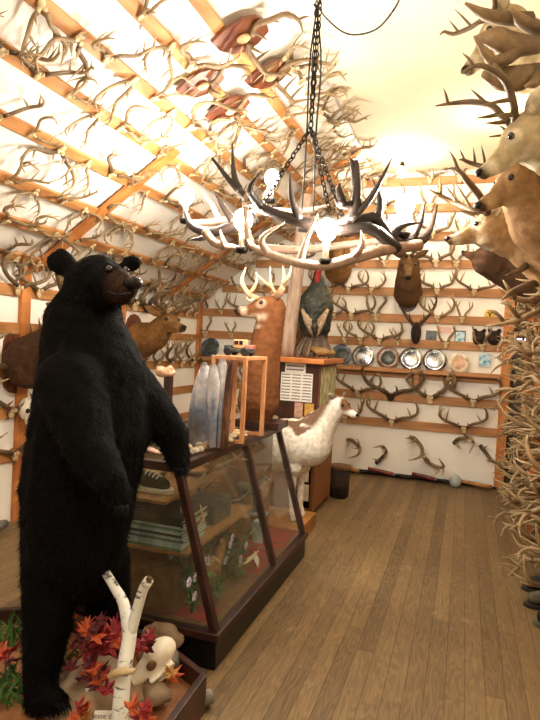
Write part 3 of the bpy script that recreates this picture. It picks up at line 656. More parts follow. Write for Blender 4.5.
# maple leaves
def leaf_mesh():
    pts = []
    lob = [(0, .1), (40, .095), (-40, .095), (85, .075), (-85, .075)]
    ring = [(-180, .03), (-130, .03), (-105, .045), (-85, .075), (-62, .04), (-40, .095), (-20, .045), (0, .11), (20, .045), (40, .095), (62, .04), (85, .075), (105, .045), (130, .03)]
    vs = [V((0, 0, .008))]; 
    for a, r_ in ring:
        vs.append(V((math.sin(R(a))*r_, math.cos(R(a))*r_, -.01+.02*math.sin(R(a*3)))))
    n = len(ring); me = MB(); top = vs; bot = [p-V((0, 0, .0015)) for p in vs]
    me.add(top+bot, [(0, 1+(i+1) % n, 1+i) for i in range(n)]+[(n+1, n+2+i, n+2+(i+1) % n) for i in range(n)]+[(1+i, 1+(i+1) % n, n+2+(i+1) % n, n+2+i) for i in range(n)])
    me.tube([(0, -.02, 0), (0, -.06, -.004)], [.002, .0015], 5, 4)
    return me.mesh('maple_leaf')
LM = {}
for cn in ('red', 'orange', 'maroon', 'yellow'):
    LM[cn] = leaf_mesh(); LM[cn].materials.append(MT[cn])
leaves = []
MOUND = at(103, 655, y=1.93); MOUND.z = ZT
mm = blob('rock', [('e', MOUND, (.2, .13, .17)), ('e', MOUND+V((-.06, -.1, 0)), (.13, .1, .1))], .014, 2, None, .015, 11)
for v in mm.vertices: v.co -= MOUND; v.co.z = max(v.co.z, 0)
o = link('rock', mm, MT['rock']); o.location = MOUND; tag(o, 'brown mound buried under red leaves between the bear and the birch', 'rock', 'rocks on the tray')
for cx_, cy_, yy, sp, zone, cols, n_ in ((95, 640, 1.86, 15, 'in the clump between the bear and the birch fork', ['red', 'orange', 'red', 'maroon'], 34), (92, 672, 1.8, 12, 'in front of the far hind paw', ['maroon', 'red', 'orange', 'maroon'], 16),
                               (138, 642, 1.93, 6, 'behind the white birch branch', ['red', 'red', 'maroon'], 7), (4, 652, 1.9, 8, "at the tray's outer edge behind the bear", ['orange', 'red', 'maroon'], 8), (80, 714, 1.62, 8, 'at the front of the tray by the small sign', ['yellow', 'orange', 'red'], 6), (136, 716, 1.62, 10, 'by the rock in front of the skull', ['orange', 'red'], 4), (172, 676, 2.0, 2, "against the skull's jaw beside the rim", ['orange', 'yellow'], 2)):
    for i in range(n_):
        cn = cols[i % len(cols)]
        q = at(cx_+rg.gauss(0, sp), cy_+rg.gauss(0, sp*.6), y=yy+rg.uniform(-.06, .04)); q.z = max(q.z, ZT+.012); o = bpy.data.objects.new('maple_leaf', LM[cn]); col.objects.link(o)
        o.location = q; o.rotation_euler = (rg.uniform(.2, 1.2), rg.uniform(-.6, .6), rg.uniform(-1.5, 1.5)); o.scale = [rg.uniform(.42, .62)]*3
        tag(o, '%s %s silk leaf %s' % (ORD[i], cn, zone), 'leaf', 'silk maple leaves on the tray')
# birch branch
bi = thing('birch_branch', 'forked white birch branch standing upright in the tray', 'branch', tp(119, 722))
fk = at(131, 622, y=1.83); bt = at(118, 725, y=1.7); bt.z = ZT
b = MB(); b.tube([bt, at(123, 680, y=1.76), at(129, 640, y=1.81), fk], [.031, .028, .026, .026], 12, 14); part('stem', b, MT['birch'], bi, True)
b = MB(); b.tube([at(130, 640, y=1.81), at(124, 605, y=1.85), at(115, 588, y=1.87), at(106, 573, y=1.88)], [.024, .021, .018, .017], 10, 12); part('fork', b, MT['birch'], bi, True)
b = MB(); b.tube([at(131, 632, y=1.82), at(137, 610, y=1.82), at(143, 590, y=1.81), at(149, 580, y=1.8)], [.022, .02, .019, .018], 10, 12); part('fork', b, MT['birch'], bi, True)
for a, c in (((106, 574, 1.88), (104, 570, 1.88)), ((148, 582, 1.8), (149.5, 577, 1.8))):
    b = MB(); b.tube([at(a[0], a[1], y=a[2]), at(c[0], c[1], y=c[2])], [.014, .009], 8, 4); part('broken_end', b, MT['log'], bi, True)
b = MB(); q = tp(87, 712); b.tube([V((q.x, q.y, ZT)), q+V((.0, .0, .06)), q+V((.005, 0, .1))], [.018, .017, .016], 9, 6); solo('birch_stub', b, MT['birch'], 'short pale birch stub at the front of the tray', 'branch', smooth=True)
b = MB(); b.tube([at(112, 675, y=1.74), at(120, 672, y=1.73), at(134, 671, y=1.73)], [.022, .027, .015], 10, 8, flat=.55); part('bracket_fungus', b, MT['bone'], bi, True, label='pale shelf fungus wrapped round the stem')
# skull on rocks
def rockm(c, r, seed, m, label):
    me = blob('rock', [('e', V(c), r), ('e', V(c)+V((r[0]*.3, r[1]*.2, -r[2]*.2)), (r[0]*.8, r[1]*.8, r[2]*.7))], .012, 2, None, .012, 14+seed)
    o = link('rock', me, m); lo = V(c)-V((0, 0, r[2])); 
    for v in me.vertices: v.co -= lo
    o.location = lo; return tag(o, label, 'rock', 'rocks on the tray')
q = tp(170, 668); rockm((q.x-.03, q.y-.05, ZT+.055), (.09, .08, .06), 1, MT['rock2'], 'olive grey rock under the skull near the tray corner')
q = tp(135, 695); rockm((q.x, q.y, ZT+.055), (.07, .06, .05), 2, MT['rock'], 'rounded tan rock at the foot of the birch branch')
q = tp(152, 702); rockm((q.x+.01, q.y-.02, ZT+.05), (.075, .05, .045), 3, MT['rock'], 'flat tan rock in front of the skull')
q = tp(165, 650); rockm((q.x-.02, q.y, ZT+.06), (.1, .07, .06), 4, MT['rock'], 'brown rock behind the skull against the rim')
q = tp(118, 712); rockm((q.x+.05, q.y-.01, ZT+.03), (.09, .05, .03), 5, MT['rock2'], 'low grey stone behind the small sign')
q = tp(90, 680); rockm((q.x, q.y, ZT+.04), (.06, .055, .045), 6, MT['rock'], 'brown rock among the leaves by the bear')
sc_ = at(150, 663, y=2.0); S0 = sc_
skr = thing('bear_skull', 'white bear skull with toothed jaw lying beside the birch branch', 'skull', sc_-V((0, 0, .08)))
f = V((-.35, -.9, -.2)).normalized(); f = (at(133, 676, y=1.93)-at(158, 655, y=2.03)).normalized(); u = V((0, 0, 1)); u = (u-f*u.dot(f)).normalized(); s = f.cross(u); Rm = Matrix((f, s, u)).transposed()
SP = [('e', S0-f*.05+u*.01, (.075, .055, .052), Rm), ('c', S0-f*.02+u*.0, .046, S0+f*.07-u*.015, .03), ('c', S0+f*.07-u*.015, .03, S0+f*.105-u*.022, .022)]
for q in (-1, 1): SP.append(('c', S0-f*.06+s*q*.062-u*.025, .011, S0+f*.035+s*q*.052-u*.03, .012))
blobpart('cranium', skr, MT['skull'], SP, .007, 3)
for q in (-1, 1):
    b = MB(); b.ell(S0+f*.012+u*.02+s*q*.04, (.022, .016, .02), Rm, 10, 7); part('eye_socket', b, MT['log'], skr, True)
JP = []
for q in (-1, 1): JP += [('c', S0-f*.05+s*q*.045-u*.055, .014, S0+f*.05+s*q*.025-u*.075, .014), ('c', S0+f*.05+s*q*.025-u*.075, .014, S0+f*.085-u*.07, .013)]
blobpart('jaw', skr, MT['skull'], JP, .007, 2)
b = MB()
for q in (-1, 1):
    for t in (.095, .06, .045): b.tube([S0+f*t+s*q*.016-u*.035, S0+f*t+s*q*.017-u*(.065 if t > .09 else .05)], [.006, .001], 6, 4)
part('tooth', b, MT['bone'], skr, True)
b = MB(); b.ell(S0+f*.1-u*.008, (.012, .013, .016), Rm, 10, 7); part('nasal_opening', b, MT['log'], skr, True)
sg = thing('tray_sign', 'small white please-do-not-touch strip at the front of the tray', 'sign', tp(105, 722))
q0 = at(94, 716, z=.15); q1 = at(141, 716, z=.15); xx = (q1-q0); w_ = xx.length; xx.normalize(); yy = V((0, .35, 1)); yy = (yy-xx*yy.dot(xx)).normalized(); nn = xx.cross(yy)
b = MB(); b.prism([(0, -.016), (w_, -.016), (w_, .016), (0, .016)], .006, basis(xx, yy, nn, q0-nn*.006)); part('card', b, MT['paper'], sg)
tx = bpy.data.curves.new('lettering', 'FONT'); tx.body = 'Please do not touch'; tx.size = .026; tx.align_x = 'CENTER'; tx.align_y = 'CENTER'
tmp = bpy.data.objects.new('tmp', tx); col.objects.link(tmp); tmesh = bpy.data.meshes.new_from_object(tmp.evaluated_get(bpy.context.evaluated_depsgraph_get())); bpy.data.objects.remove(tmp)
to = link('lettering', tmesh, None, sg); tmesh.materials.clear(); tmesh.materials.append(MT['cover1'])
put(to, Matrix.Translation(-sg.location) @ basis(xx, yy, nn, (q0+q1)/2+nn*.001))
for i in (-1, 1):
    b = MB(); c = (q0+q1)/2+xx*i*w_*.35; b.tube([V((c.x, c.y+.005, ZT)), c+V((0, .005, 0))], [.004, .004], 6, 4); part('peg', b, MT['log'], sg)
b = MB(); q = at(200, 708, z=.02); b.tube([q+V((-.08, -.1, .02)), q+V((-.02, .0, .02)), q+V((.02, .06, .02))], [.03, .035, .03], 9, 8); solo('driftwood', b, MT['rock2'], 'dark piece of wood on the floor against the tray', 'wood', smooth=True)
# ------------------------------------------------------------------ display case
CX0, CX1, CY0, CY1, CXT, CZ = -1.90, -1.02, 2.42, 4.0, -1.25, .95
case = thing('display_case', 'dark wooden glass display case with sloping front beside the bear', 'display case', (-1.45, 3.2, 0))
b = MB(); b.bb((CX0, CY0, 0), (CX1, CY1, .14)); part('plinth', b, MT['base'], case, bevel=.006)
b = MB(); b.bb((CX0-.01, CY0-.015, .14), (CX1+.015, CY1+.015, .18)); part('bottom_rail', b, MT['redwood'], case, bevel=.006)
b = MB(); b.bb((CX0+.03, CY0+.03, .181), (CX1-.03, CY1-.03, .19)); part('lining', b, MT['log'], case)
for (x0, y0, x1, y1, lb_) in ((-1.45, 2.47, -1.08, 2.62, 'red cloth lying inside the near corner of the case'), (-1.3, 3.1, -1.07, 3.5, 'red cloth lying along the front glass, middle of the case'), (-1.75, 3.55, -1.07, 3.95, 'red cloth spread at the far end of the case')):
    vs_ = grid_sheet(lambda u, v: ((x0+(x1-x0)*u, y0+(y1-y0)*v, .1925), (0, 0, -1)), 10, 10, .006, 1); solo('red_cloth', vs_, MT['redcloth'], lb_, 'cloth', smooth=True)
tb = MB(); tb.bb((CX0, CY0, CZ-.045), (CX0+.05, CY1, CZ)); tb.bb((CXT-.05, CY0, CZ-.045), (CXT+.015, CY1, CZ)); tb.bb((CX0+.05, CY0, CZ-.045), (CXT-.05, CY0+.045, CZ)); tb.bb((CX0+.05, CY1-.045, CZ-.045), (CXT-.05, CY1, CZ)); part('top_frame', tb, MT['redwood'], case, bevel=.005)
b = MB(); b.bb((CX0+.05, CY0+.045, CZ-.018), (CXT-.05, CY1-.045, CZ-.006)); part('glass_top', b, MT['glass'], case)
for y in (CY0+.022, (CY0+CY1)/2+.1, CY1-.022):
    b = MB(); b.bar((CX1-.02, y, .18), (CXT-.01, y, CZ-.045), .04, .04, up=(0, 1, 0)); part('front_post', b, MT['redwood'], case, bevel=.005)
for y in (CY0+.022, CY1-.022):
    b = MB(); b.bb((CX0, y-.02, .18), (CX0+.04, y+.02, CZ-.045)); part('rear_post', b, MT['redwood'], case, bevel=.004)
def quad(a, b_, c, d, th):
    m = MB(); n_ = (V(b_)-V(a)).cross(V(d)-V(a)).normalized()*th; P_ = [V(q) for q in (a, b_, c, d)]; m.add(P_+[q+n_ for q in P_], [(3, 2, 1, 0), (4, 5, 6, 7), (0, 1, 5, 4), (1, 2, 6, 5), (2, 3, 7, 6), (3, 0, 4, 7)]); return m
ym = (CY0+CY1)/2+.1
for ya, yb in ((CY0+.045, ym-.02), (ym+.02, CY1-.045)):
    part('front_glass', quad((CX1-.025, ya, .18), (CX1-.025, yb, .18), (CXT-.015, yb, CZ-.045), (CXT-.015, ya, CZ-.045), .005), MT['glass'], case)
part('end_glass', quad((CX0+.04, CY0+.02, .18), (CX1-.045, CY0+.02, .18), (CXT-.035, CY0+.02, CZ-.045), (CX0+.04, CY0+.02, CZ-.045), .004), MT['glass'], case)
b = MB(); b.bb((CX0+.005, CY0+.05, .18), (CX0+.02, CY1-.05, CZ-.05)); part('back_panel', b, MT['shelfw'], case)
b = MB(); b.bb((CX0+.04, CY1-.03, .18), (CXT-.05, CY1-.02, CZ-.05)); part('end_panel', b, MT['shelfw'], case)
SZ1, SZ2 = .50, .74
for z, xf, nm in ((SZ1, -1.22, 'shelf'), (SZ2, -1.35, 'shelf')):
    b = MB(); b.bb((CX0+.02, CY0+.06, z-.018), (xf, CY0+.98, z)); part(nm, b, MT['shelfw'], case, bevel=.003)
# magazines on the lower shelf
zc = SZ1; rm = random.Random(4)
mc = ['cover3', 'cover2', 'cover2', 'cover3', 'cover2', 'cover1', 'cover2', 'cover3', 'cover2', 'cover1', 'cover1', 'cover1']
for i in range(12):
    th = .0135; x0, y0 = -1.62+rm.uniform(-.008, .008), CY0+.075+rm.uniform(-.006, .006); root = thing('magazine', '%s magazine from the bottom of the stack on the case shelf' % ORD[i], 'magazine', (x0+.18, y0+.14, zc), 'magazines stacked in the case')
    b = MB(); b.bb((x0+.003, y0+.003, zc+.002), (x0+.357, y0+.277, zc+th-.002)); part('pages', b, MT['pages'], root)
    b = MB(); b.bb((x0, y0, zc), (x0+.36, y0+.28, zc+.002)); b.bb((x0, y0, zc+th-.002), (x0+.36, y0+.28, zc+th-.0002)); b.bb((x0, y0-.002, zc), (x0+.36, y0+.002, zc+th-.0002)); part('cover', b, MT[mc[i]], root); zc += th
# upper shelf: sneaker-like shoe, dark books, ornaments
sho = thing('shoe', 'dark canvas shoe with white sole on the upper case shelf', 'shoe', (-1.52, 2.62, SZ2))
x0, y0 = -1.52, 2.62
b = MB(); b.prism([(-.13, -.035), (-.05, -.042), (.06, -.045), (.12, -.035), (.14, 0), (.12, .035), (.06, .045), (-.05, .042), (-.13, .035)], .025, Matrix.Translation((x0, y0, SZ2))); part('sole', b, MT['rubber'], sho, bevel=.004)
blobpart('upper', sho, MT['canvas'], [('c', V((x0+.08, y0, SZ2+.04)), .035, V((x0, y0, SZ2+.055)), .04), ('c', V((x0, y0, SZ2+.055)), .04, V((x0-.085, y0, SZ2+.07)), .042)], .008, 3)
b = MB()
for i in range(4): b.tube([(x0+.05-i*.022, y0-.03, SZ2+.075+i*.006), (x0+.05-i*.022, y0, SZ2+.088+i*.008), (x0+.05-i*.022, y0+.03, SZ2+.075+i*.006)], [.004, .004], 5, 5)
part('laces', b, MT['rubber'], sho)
def bookish(name, c, s, m, label, cat, g=None):
    b = MB(); b.bb((c[0]-s[0]/2, c[1]-s[1]/2, c[2]), (c[0]+s[0]/2, c[1]+s[1]/2, c[2]+s[2])); return solo(name, b, MT[m], label, cat, g, bevel=.003)
for i in range(3): bookish('book', (-1.62, 2.62, SZ1+.163+i*.016), (.2, .15, .0155), 'cover1', '%s dark book on top of the magazine stack' % ORD[i], 'book', 'dark books in the case')
b = MB(); x0 = -1.4; 
lb = blob('tmpblock', [('e', V((-1.42, 2.62, .31)), (.19, .12, .12))], .012, 1)
lgo = thing('wood_block', 'rough brown wooden block at the near end of the case', 'wood block', (-1.45, 2.62, .19))
b = MB(); b.bb((-1.68, 2.48, .19), (-1.27, 2.76, .40)); part('block', b, MT['log'], lgo, bevel=.012)
# grouse mount, antlers and small deer figure further along
def bird(name, label, c, s, face, c0, c1, cat='bird'):
    c = V(c); f = V(face).normalized(); sd_ = f.cross(V((0, 0, 1))).normalized(); root = thing(name, label, cat, c)
    Rm = Matrix((f, sd_, V((0, 0, 1)))).transposed()
    cf = lambda p, n_: mixc(c0, c1, .5+noise.noise(p*30)*1.2)
    blobpart('body', root, MT['feather'], [('e', c+V((0, 0, .1*s)), (.13*s, .085*s, .09*s), Rm), ('c', c+f*.09*s+V((0, 0, .13*s)), .05*s, c+f*.14*s+V((0, 0, .22*s)), .032*s), ('s', c+f*.15*s+V((0, 0, .24*s)), .036*s)], .012*s, 3, cf, .004, 40)
    b = MB(); b.tube([c-f*.1*s+V((0, 0, .1*s)), c-f*.2*s+V((0, 0, .06*s)), c-f*.3*s+V((0, 0, .03*s))], [.05*s, .075*s, .06*s], 8, 8, c0, c1, .25, nrm=(0, 0, 1)); part('tail', b, MT['feather'], root, True)
    b = MB(); b.tube([c+f*.18*s+V((0, 0, .24*s)), c+f*.215*s+V((0, 0, .23*s))], [.012*s, .002], 6, 4); part('beak', b, MT['nose'], root, True)
    for q in (-1, 1): 
        b = MB(); b.tube([c+sd_*q*.03*s+V((0, 0, .03*s)), c+sd_*q*.03*s+V((0, 0, 0))], [.006, .005], 6, 3); part('leg', b, MT['bone'], root)
    return root
bird('grouse', 'brown speckled bird lying on the red cloth by the front glass', (-1.28, 2.85, .19), .85, (.3, 1, 0), lin('6b4a2c')[:3], lin('a98558')[:3])
fb2 = MB(); fb2.bb((-1.75, 3.0, .19), (-1.3, 3.45, .2)); 
dm = blob('d', [('e', V((-1.5, 3.3, .25)), (.22, .17, .09))], .015, 2, None, .015, 12)
lo = V((-1.5, 3.3, .19)); 
for v in dm.vertices: v.co -= lo; v.co.z = max(v.co.z, 0)
o = link('fur_pelt', dm, MT['dkfur']); o.location = lo; tag(o, 'dark brown fur heap in the middle of the case floor', 'fur')
def shedsolo(i, loc, rot, sc, label, group=None):
    return shed(i, Matrix.Translation(loc) @ Euler(rot).to_matrix().to_4x4() @ Matrix.Scale(sc, 4), label, group)
for i, (x, y, z, rz) in enumerate(((-1.55, 3.02, SZ2+.03, .4), (-1.5, 3.2, SZ2+.03, 1.4), (-1.58, 2.85, SZ2+.03, 2.2))):
    shedsolo([0, 3, 4][i], (x, y, z), (1.35, .2, rz), .7, '%s small antler from the near end on the upper case shelf' % ORD[i], 'antlers inside the case')
# back half: stepped tan block, little deer figure, tan antlers hung on end panel
bookish('wood_riser', (-1.5, 3.75, .19), (.35, .3, .16), 'plywood', 'tan wooden riser at the far end of the case', 'riser')
fg = thing('deer_figurine', 'small grey-brown deer figurine behind the second front pane', 'figurine', (-1.33, 3.72, .351))
x0, y0, z0 = -1.38, 3.72, .351
blobpart('body', fg, MT['hide'], [('c', V((x0-.05, y0, z0+.17)), .04, V((x0+.06, y0, z0+.17)), .04), ('c', V((x0+.06, y0, z0+.18)), .028, V((x0+.1, y0, z0+.26)), .018), ('c', V((x0+.1, y0, z0+.265)), .02, V((x0+.145, y0, z0+.25)), .01)]+[('c', V((x0+a, y0+q, z0+.15)), .016, V((x0+a, y0+q, z0+.012)), .009) for a in (-.05, .06) for q in (-.02, .02)], .007, 2, lambda p, n_: lin('6f6354')[:3])
b = MB(); b.bb((x0-.12, y0-.06, z0-.0005), (x0+.16, y0+.06, z0+.012)); part('base', b, MT['rock2'], fg)
fr_ = random.Random(2)
for q in (-1, 1):
    b = MB(); antler(b, q, 'whitetail', fr_, basis((0, -1, 0), (1, 0, 0), (0, 0, 1), (x0+.1, y0, z0+.28)), .32, lin('6f6354')[:3], lin('8a7c68')[:3]); part('antler', b, MT['antler'], fg, True)
shedsolo(0, (-1.62, 3.93, .78), (1.5, 0, .3), .8, 'tan antler hung inside the far end of the case', 'antlers inside the case')
shedsolo(3, (-1.5, 3.93, .70), (1.5, 0, -.6), .7, 'dark-tipped antler hung lower inside the far end of the case', 'antlers inside the case')
bookish('jar', (-1.25, 3.62, .19), (.07, .07, .15), 'clear', 'small grey-green jar behind the second pane', 'jar')
bookish('shell_box', (-1.38, 3.05, SZ1), (.2, .25, .12), 'darkprint', 'dark speckled box on the lower case shelf', 'box')
# flowers and greenery along the front glass
def plant(c, n_, h, label, flowers, seed):
    r_ = random.Random(seed); root = thing('artificial_plant', label, 'plant', c); c = V(c); b = MB(); fl = []
    for i in range(n_):
        d = V((r_.uniform(-.5, .5), r_.uniform(-.7, .7), 1)).normalized(); l = h*r_.uniform(.5, 1); tip = c+d*l
        if tip.x > -1.03-(tip.z-.18)*.3-.04: tip.x = -1.03-(tip.z-.18)*.3-.04
        b.tube([c, c.lerp(tip, .5)+V((0, 0, .02)), tip], [.003, .0025, .002], 5, 6)
        for k in range(5):
            q = c.lerp(tip, .35+k*.14); s_ = V((r_.uniform(-1, 1), r_.uniform(-1, 1), r_.uniform(-.2, .8))).normalized(); w2 = s_.cross(V((0, 0, 1))).normalized()*.011; e_ = q+s_*.05
            if e_.x > -1.03-(e_.z-.18)*.3-.015: e_.x = -1.03-(e_.z-.18)*.3-.015
            b.add([q, q.lerp(e_, .5)+w2, e_, q.lerp(e_, .5)-w2], [(0, 1, 2, 3)])
        fl.append(tip)
    part('foliage', b, MT['green'], root)
    if flowers:
        for t in fl[:flowers]:
            f_ = MB()
            for a in range(5): f_.ell(t+V((0, math.cos(a*1.257)*.014, math.sin(a*1.257)*.014)), (.006, .011, .011), n=7, m=5)
            part('flower', f_, MT['purple'], root, True)
    return root
plant((-1.2, 2.52, .19), 12, .34, 'lilac-flowered artificial plant beside the near corner post', 6, 1)
plant((-1.2, 2.98, .19), 10, .24, 'lilac-flowered artificial plant behind the first front pane', 6, 2)
plant((-1.14, 2.7, .19), 14, .15, 'low green artificial plant on red cloth near the corner', 0, 3)
plant((-1.16, 3.0, .19), 12, .12, 'low green artificial sprig beside the white feather', 0, 4)
plant((-1.22, 3.2, .19), 16, .3, 'bushy green artificial plant in the middle of the case', 0, 7)
plant((-1.3, 2.72, .19), 14, .36, 'tall lilac-flowered artificial plant behind the brown bird', 5, 8)
b = MB(); b.tube([(-1.5, 2.8, .24), (-1.36, 2.95, .26), (-1.25, 3.2, .23)], [.05, .06, .03], 9, 10); solo('bark_log', b, MT['bark'], 'piece of brown bark lying behind the plants in the case', 'bark', smooth=True)
b = MB(); b.box((-1.13, 3.25, .225), (.004, .12, .06), Euler((0, -.5, .3)).to_matrix()); solo('price_card', b, MT['paper'], 'small white card standing on the red cloth by the front glass', 'card')
for i, (x, y, z, rz) in enumerate(((-1.3, 2.62, SZ1+.13, .3), (-1.36, 3.3, SZ1+.03, 1.2), (-1.45, 3.2, SZ1+.04, 2.4))): shedsolo([5, 1, 0][i], (x-.05, y, z), (1.4, .1, rz), .6, '%s antler from the near end on the lower case shelf' % ORD[i], 'antlers inside the case')
b = MB(); b.tube([(-1.17, 3.02, .24), (-1.12, 3.1, .28), (-1.1, 3.2, .3)], [.006, .022, .004], 7, 8, flat=.2); solo('feather', b, MT['bone'], 'pale white feather on the red cloth behind the first pane', 'feather', smooth=True)
# ------------------------------------------------------------------ things on top of the case
CT = CZ+.0005
mp_ = thing('painted_slab', 'split wood slab painted as snow-capped blue mountains on the case', 'carving', (-1.42, 2.95, CT))
SNOW, BLUE, SLATE, BARK = lin('d5d3da')[:3], lin('77839a')[:3], lin('6b6462')[:3], lin('6a4a38')[:3]
def slab(pts, y0, y1, name):
    """pts: outline in pixels at depth y0, extruded back"""
    A = [at(a, c, y=y0) for a, c in pts]; B = [p+V((-.03, y1-y0, 0)) for p in A]; n_ = len(A); b = MB()
    ztop = max(p.z for p in A); cs = []
    for p in A+B:
        t = (p.z-CT)/(ztop-CT); cs.append(mixc(mixc(SLATE, BLUE, sst(.1, .5, t)), SNOW, sst(.68, .82, t)))
    b.add(A+B, [tuple(range(n_-1, -1, -1)), tuple(range(n_, 2*n_))]+[(i, (i+1) % n_, n_+(i+1) % n_, n_+i) for i in range(n_)], cs)
    o = part(name, b, MT['hide'], mp_)
    return o
def dens(pts):
    out = []
    for i in range(len(pts)):
        a, c = pts[i], pts[(i+1) % len(pts)]; k = 5
        out += [(a[0]+(c[0]-a[0])*j/k, a[1]+(c[1]-a[1])*j/k) for j in range(k)]
    return out
def fan_slab(cx_pts, y0, th, name):
    # rows of (pixel y, left px, right px): a solid slab with rounded front face
    b = MB(); vs = []; cs = []; rows = len(cx_pts); K = 6
    zt = at(0, cx_pts[0][0], y=y0).z
    for (py, l, r_) in cx_pts:
        for k in range(K+1):
            u_ = k/K; p = at(l+(r_-l)*u_, py, y=y0)-V((0, 1, 0))*(th*math.sin(math.pi*u_)*.6); vs.append(p)
            t = (p.z-CT)/(zt-CT); jag = .07*math.sin(u_*9+l); cs.append(mixc(mixc(SLATE, BLUE, sst(.15, .55, t+jag)), SNOW, sst(.62, .8, t+jag)))
        for k in range(K, -1, -1):
            u_ = k/K; vs.append(at(l+(r_-l)*u_, py, y=y0)+V((-.01, th*.5, 0))); cs.append(BARK)
    n_ = 2*(K+1); fs = [(i*n_+j, i*n_+(j+1) % n_, (i+1)*n_+(j+1) % n_, (i+1)*n_+j) for i in range(rows-1) for j in range(n_)]
    fs += [tuple(range(n_)), tuple((rows-1)*n_+j for j in range(n_-1, -1, -1))]
    b.add(vs, fs, cs); part(name, b, MT['hide'], mp_, True)
def lowest(y): return proj((at(200, 420, y=y).x, y, CT))[1]
yb_ = lowest(2.85)
fan_slab([(362, 204, 206), (368, 200, 209), (378, 196, 211), (392, 192, 211), (410, 189, 210), (428, 188, 208), (yb_-2, 188, 207)], 2.92, .05, 'peak')
fan_slab([(363, 213, 215), (370, 209, 218), (382, 207, 220), (400, 206, 219), (420, 207, 217), (lowest(2.8)-2, 208, 216)], 2.82, .04, 'peak')
fan_slab([(359, 220, 225), (364, 218, 227), (380, 217, 227), (400, 217, 226), (420, 216, 224), (lowest(2.8)-2, 216, 222)], 2.86, .04, 'peak')
bk = MB(); bk.tube([V((at(224, 430, y=2.88).x, 2.88, CT)), at(227, 400, y=2.88), at(230, 375, y=2.88), at(233, 360, y=2.88)], [.035, .035, .03, .02], 9, 10, flat=.7); part('bark_edge', bk, MT['bark'], mp_, True)
# pine stand with toy truck
sx0, sx1, sy0, sy1, szt = -1.52, -1.36, 3.02, 3.36, 0
sxa = at(263, 358, y=3.2)
pf = thing('pine_stand', 'open pale pine box frame on the case carrying the toy truck', 'stand', (-1.38, 3.2, CT))
xa, xb, ya, yb2, zt = -1.40, -1.28, 3.08, 3.42, at(255, 357, y=3.2).z
xb = at(262, 400, y=3.4).x; xa = xb-.2
for x in (xa, xb):
    for y in (ya, yb2):
        b = MB(); b.bb((x-.012, y-.012, CT), (x+.012, y+.012, zt-.02)); part('leg', b, MT['pine'], pf, bevel=.002)
b = MB(); b.bb((xa-.012, ya-.012, zt-.02), (xb+.012, yb2+.012, zt)); part('top', b, MT['pine'], pf, bevel=.002)
for y in (ya, yb2): b = MB(); b.bb((xa+.012, y-.008, CT), (xb-.012, y+.008, CT+.02)); part('rail', b, MT['pine'], pf)
jc = V(((xa+xb)/2, (ya+yb2)/2-.02, zt)); jp = thing('toy_truck', 'toy off-road truck with tan cab and black wheels on the pine stand', 'toy truck', jc)
b = MB(); b.bb(jc+V((-.085, -.045, .02)), jc+V((.085, .045, .045))); b.bb(jc+V((-.09, -.04, .045)), jc+V((-.03, .04, .065))); part('chassis', b, MT['canvas'], jp, bevel=.006)
b = MB(); b.bb(jc+V((-.03, -.04, .045)), jc+V((.04, .04, .10))); cabp = part('cab', b, MT['tan'], jp, bevel=.008)
b = MB(); b.bb(jc+V((-.0315, -.03, .068)), jc+V((-.029, .03, .092))); b.bb(jc+V((-.02, -.0415, .068)), jc+V((.005, -.039, .092))); b.bb(jc+V((.012, -.0415, .068)), jc+V((.034, -.039, .092))); part('window', b, MT['cover1'], cabp)
b = MB(); b.bb(jc+V((.045, -.04, .045)), jc+V((.09, .04, .07))); part('bed', b, MT['rose'], jp, bevel=.004)
for x in (-.055, .055):
    for q in (-1, 1):
        b = MB(); b.lathe([(.012, -.012), (.026, -.012), (.028, -.006), (.028, .006), (.026, .012), (.012, .012)], jc+V((x, q*.05, .028)), 14, Matrix.Rotation(R(90), 3, 'X')); part('wheel', b, MT['rubber'] if 0 else MT['cover1'], jp, True)
# pebbles
rp = random.Random(6); PB = []
for i in range(3):
    b = MB(); b.ell((0, 0, .012), (.02+.004*i, .015, .012), n=8, m=6); me = b.mesh('pebble', smooth=True); me.materials.append([MT['shell'], MT['rock'], MT['bone']][i]); PB.append(me)
pbs = []
for i in range(45):
    y = 2.62+i*.0175; x = -1.32+rp.uniform(-.07, .05); o = bpy.data.objects.new('pebble', PB[i % 3]); col.objects.link(o); o.location = (x, y, CT); o.rotation_euler = (0, 0, rp.uniform(0, 3)); o.scale = [rp.uniform(.7, 1.5)]*3
    tag(o, 'small %s pebble, %s along the case edge counted from the bear' % (['grey', 'tan', 'ivory'][i % 3], (ORD+['fortieth']+['forty-'+w for w in ORD[:9]])[i]), 'pebble', 'pebbles scattered on the case top')
rockm((-1.42, 2.68, CT+.03), (.07, .05, .03), 7, MT['rock'], 'flat rough stone on the case by the bear paw')['group'] = 'stones on the case'
b = MB(); b.tube([(-1.62, 2.5, CT+.02), (-1.5, 2.52, CT+.03), (-1.4, 2.5, CT+.02)], [.012, .03, .012], 8, 10, flat=.5); solo('stone_knife', b, MT['pinkcard'], 'long pinkish flat stone on the near end of the case', 'stone', smooth=True)
kn = thing('curved_ornament', 'dark curved metal ornament under the bear foreleg', 'ornament', (-1.5, 2.62, CT))
b = MB(); b.tube([(-1.56, 2.62, CT+.01), (-1.52, 2.62, CT+.1), (-1.45, 2.62, CT+.13), (-1.41, 2.62, CT+.1)], [.018, .02, .015, .008], 8, 12); part('arm', b, MT['cover1'], kn, True)
b = MB(); b.bb((-1.6, 2.58, CT), (-1.42, 2.66, CT+.015)); part('base', b, MT['redwood'], kn)
b = MB(); b.ell((-1.43, 2.62, CT+.12), (.04, .012, .012)); part('blade', b, MT['steel'], kn, True)
cv = thing('carved_block', 'pale carved wooden block on a red-brown stand behind the bear arm', 'carving', (-1.72, 2.95, CT))
q = at(165, 376, y=2.95)
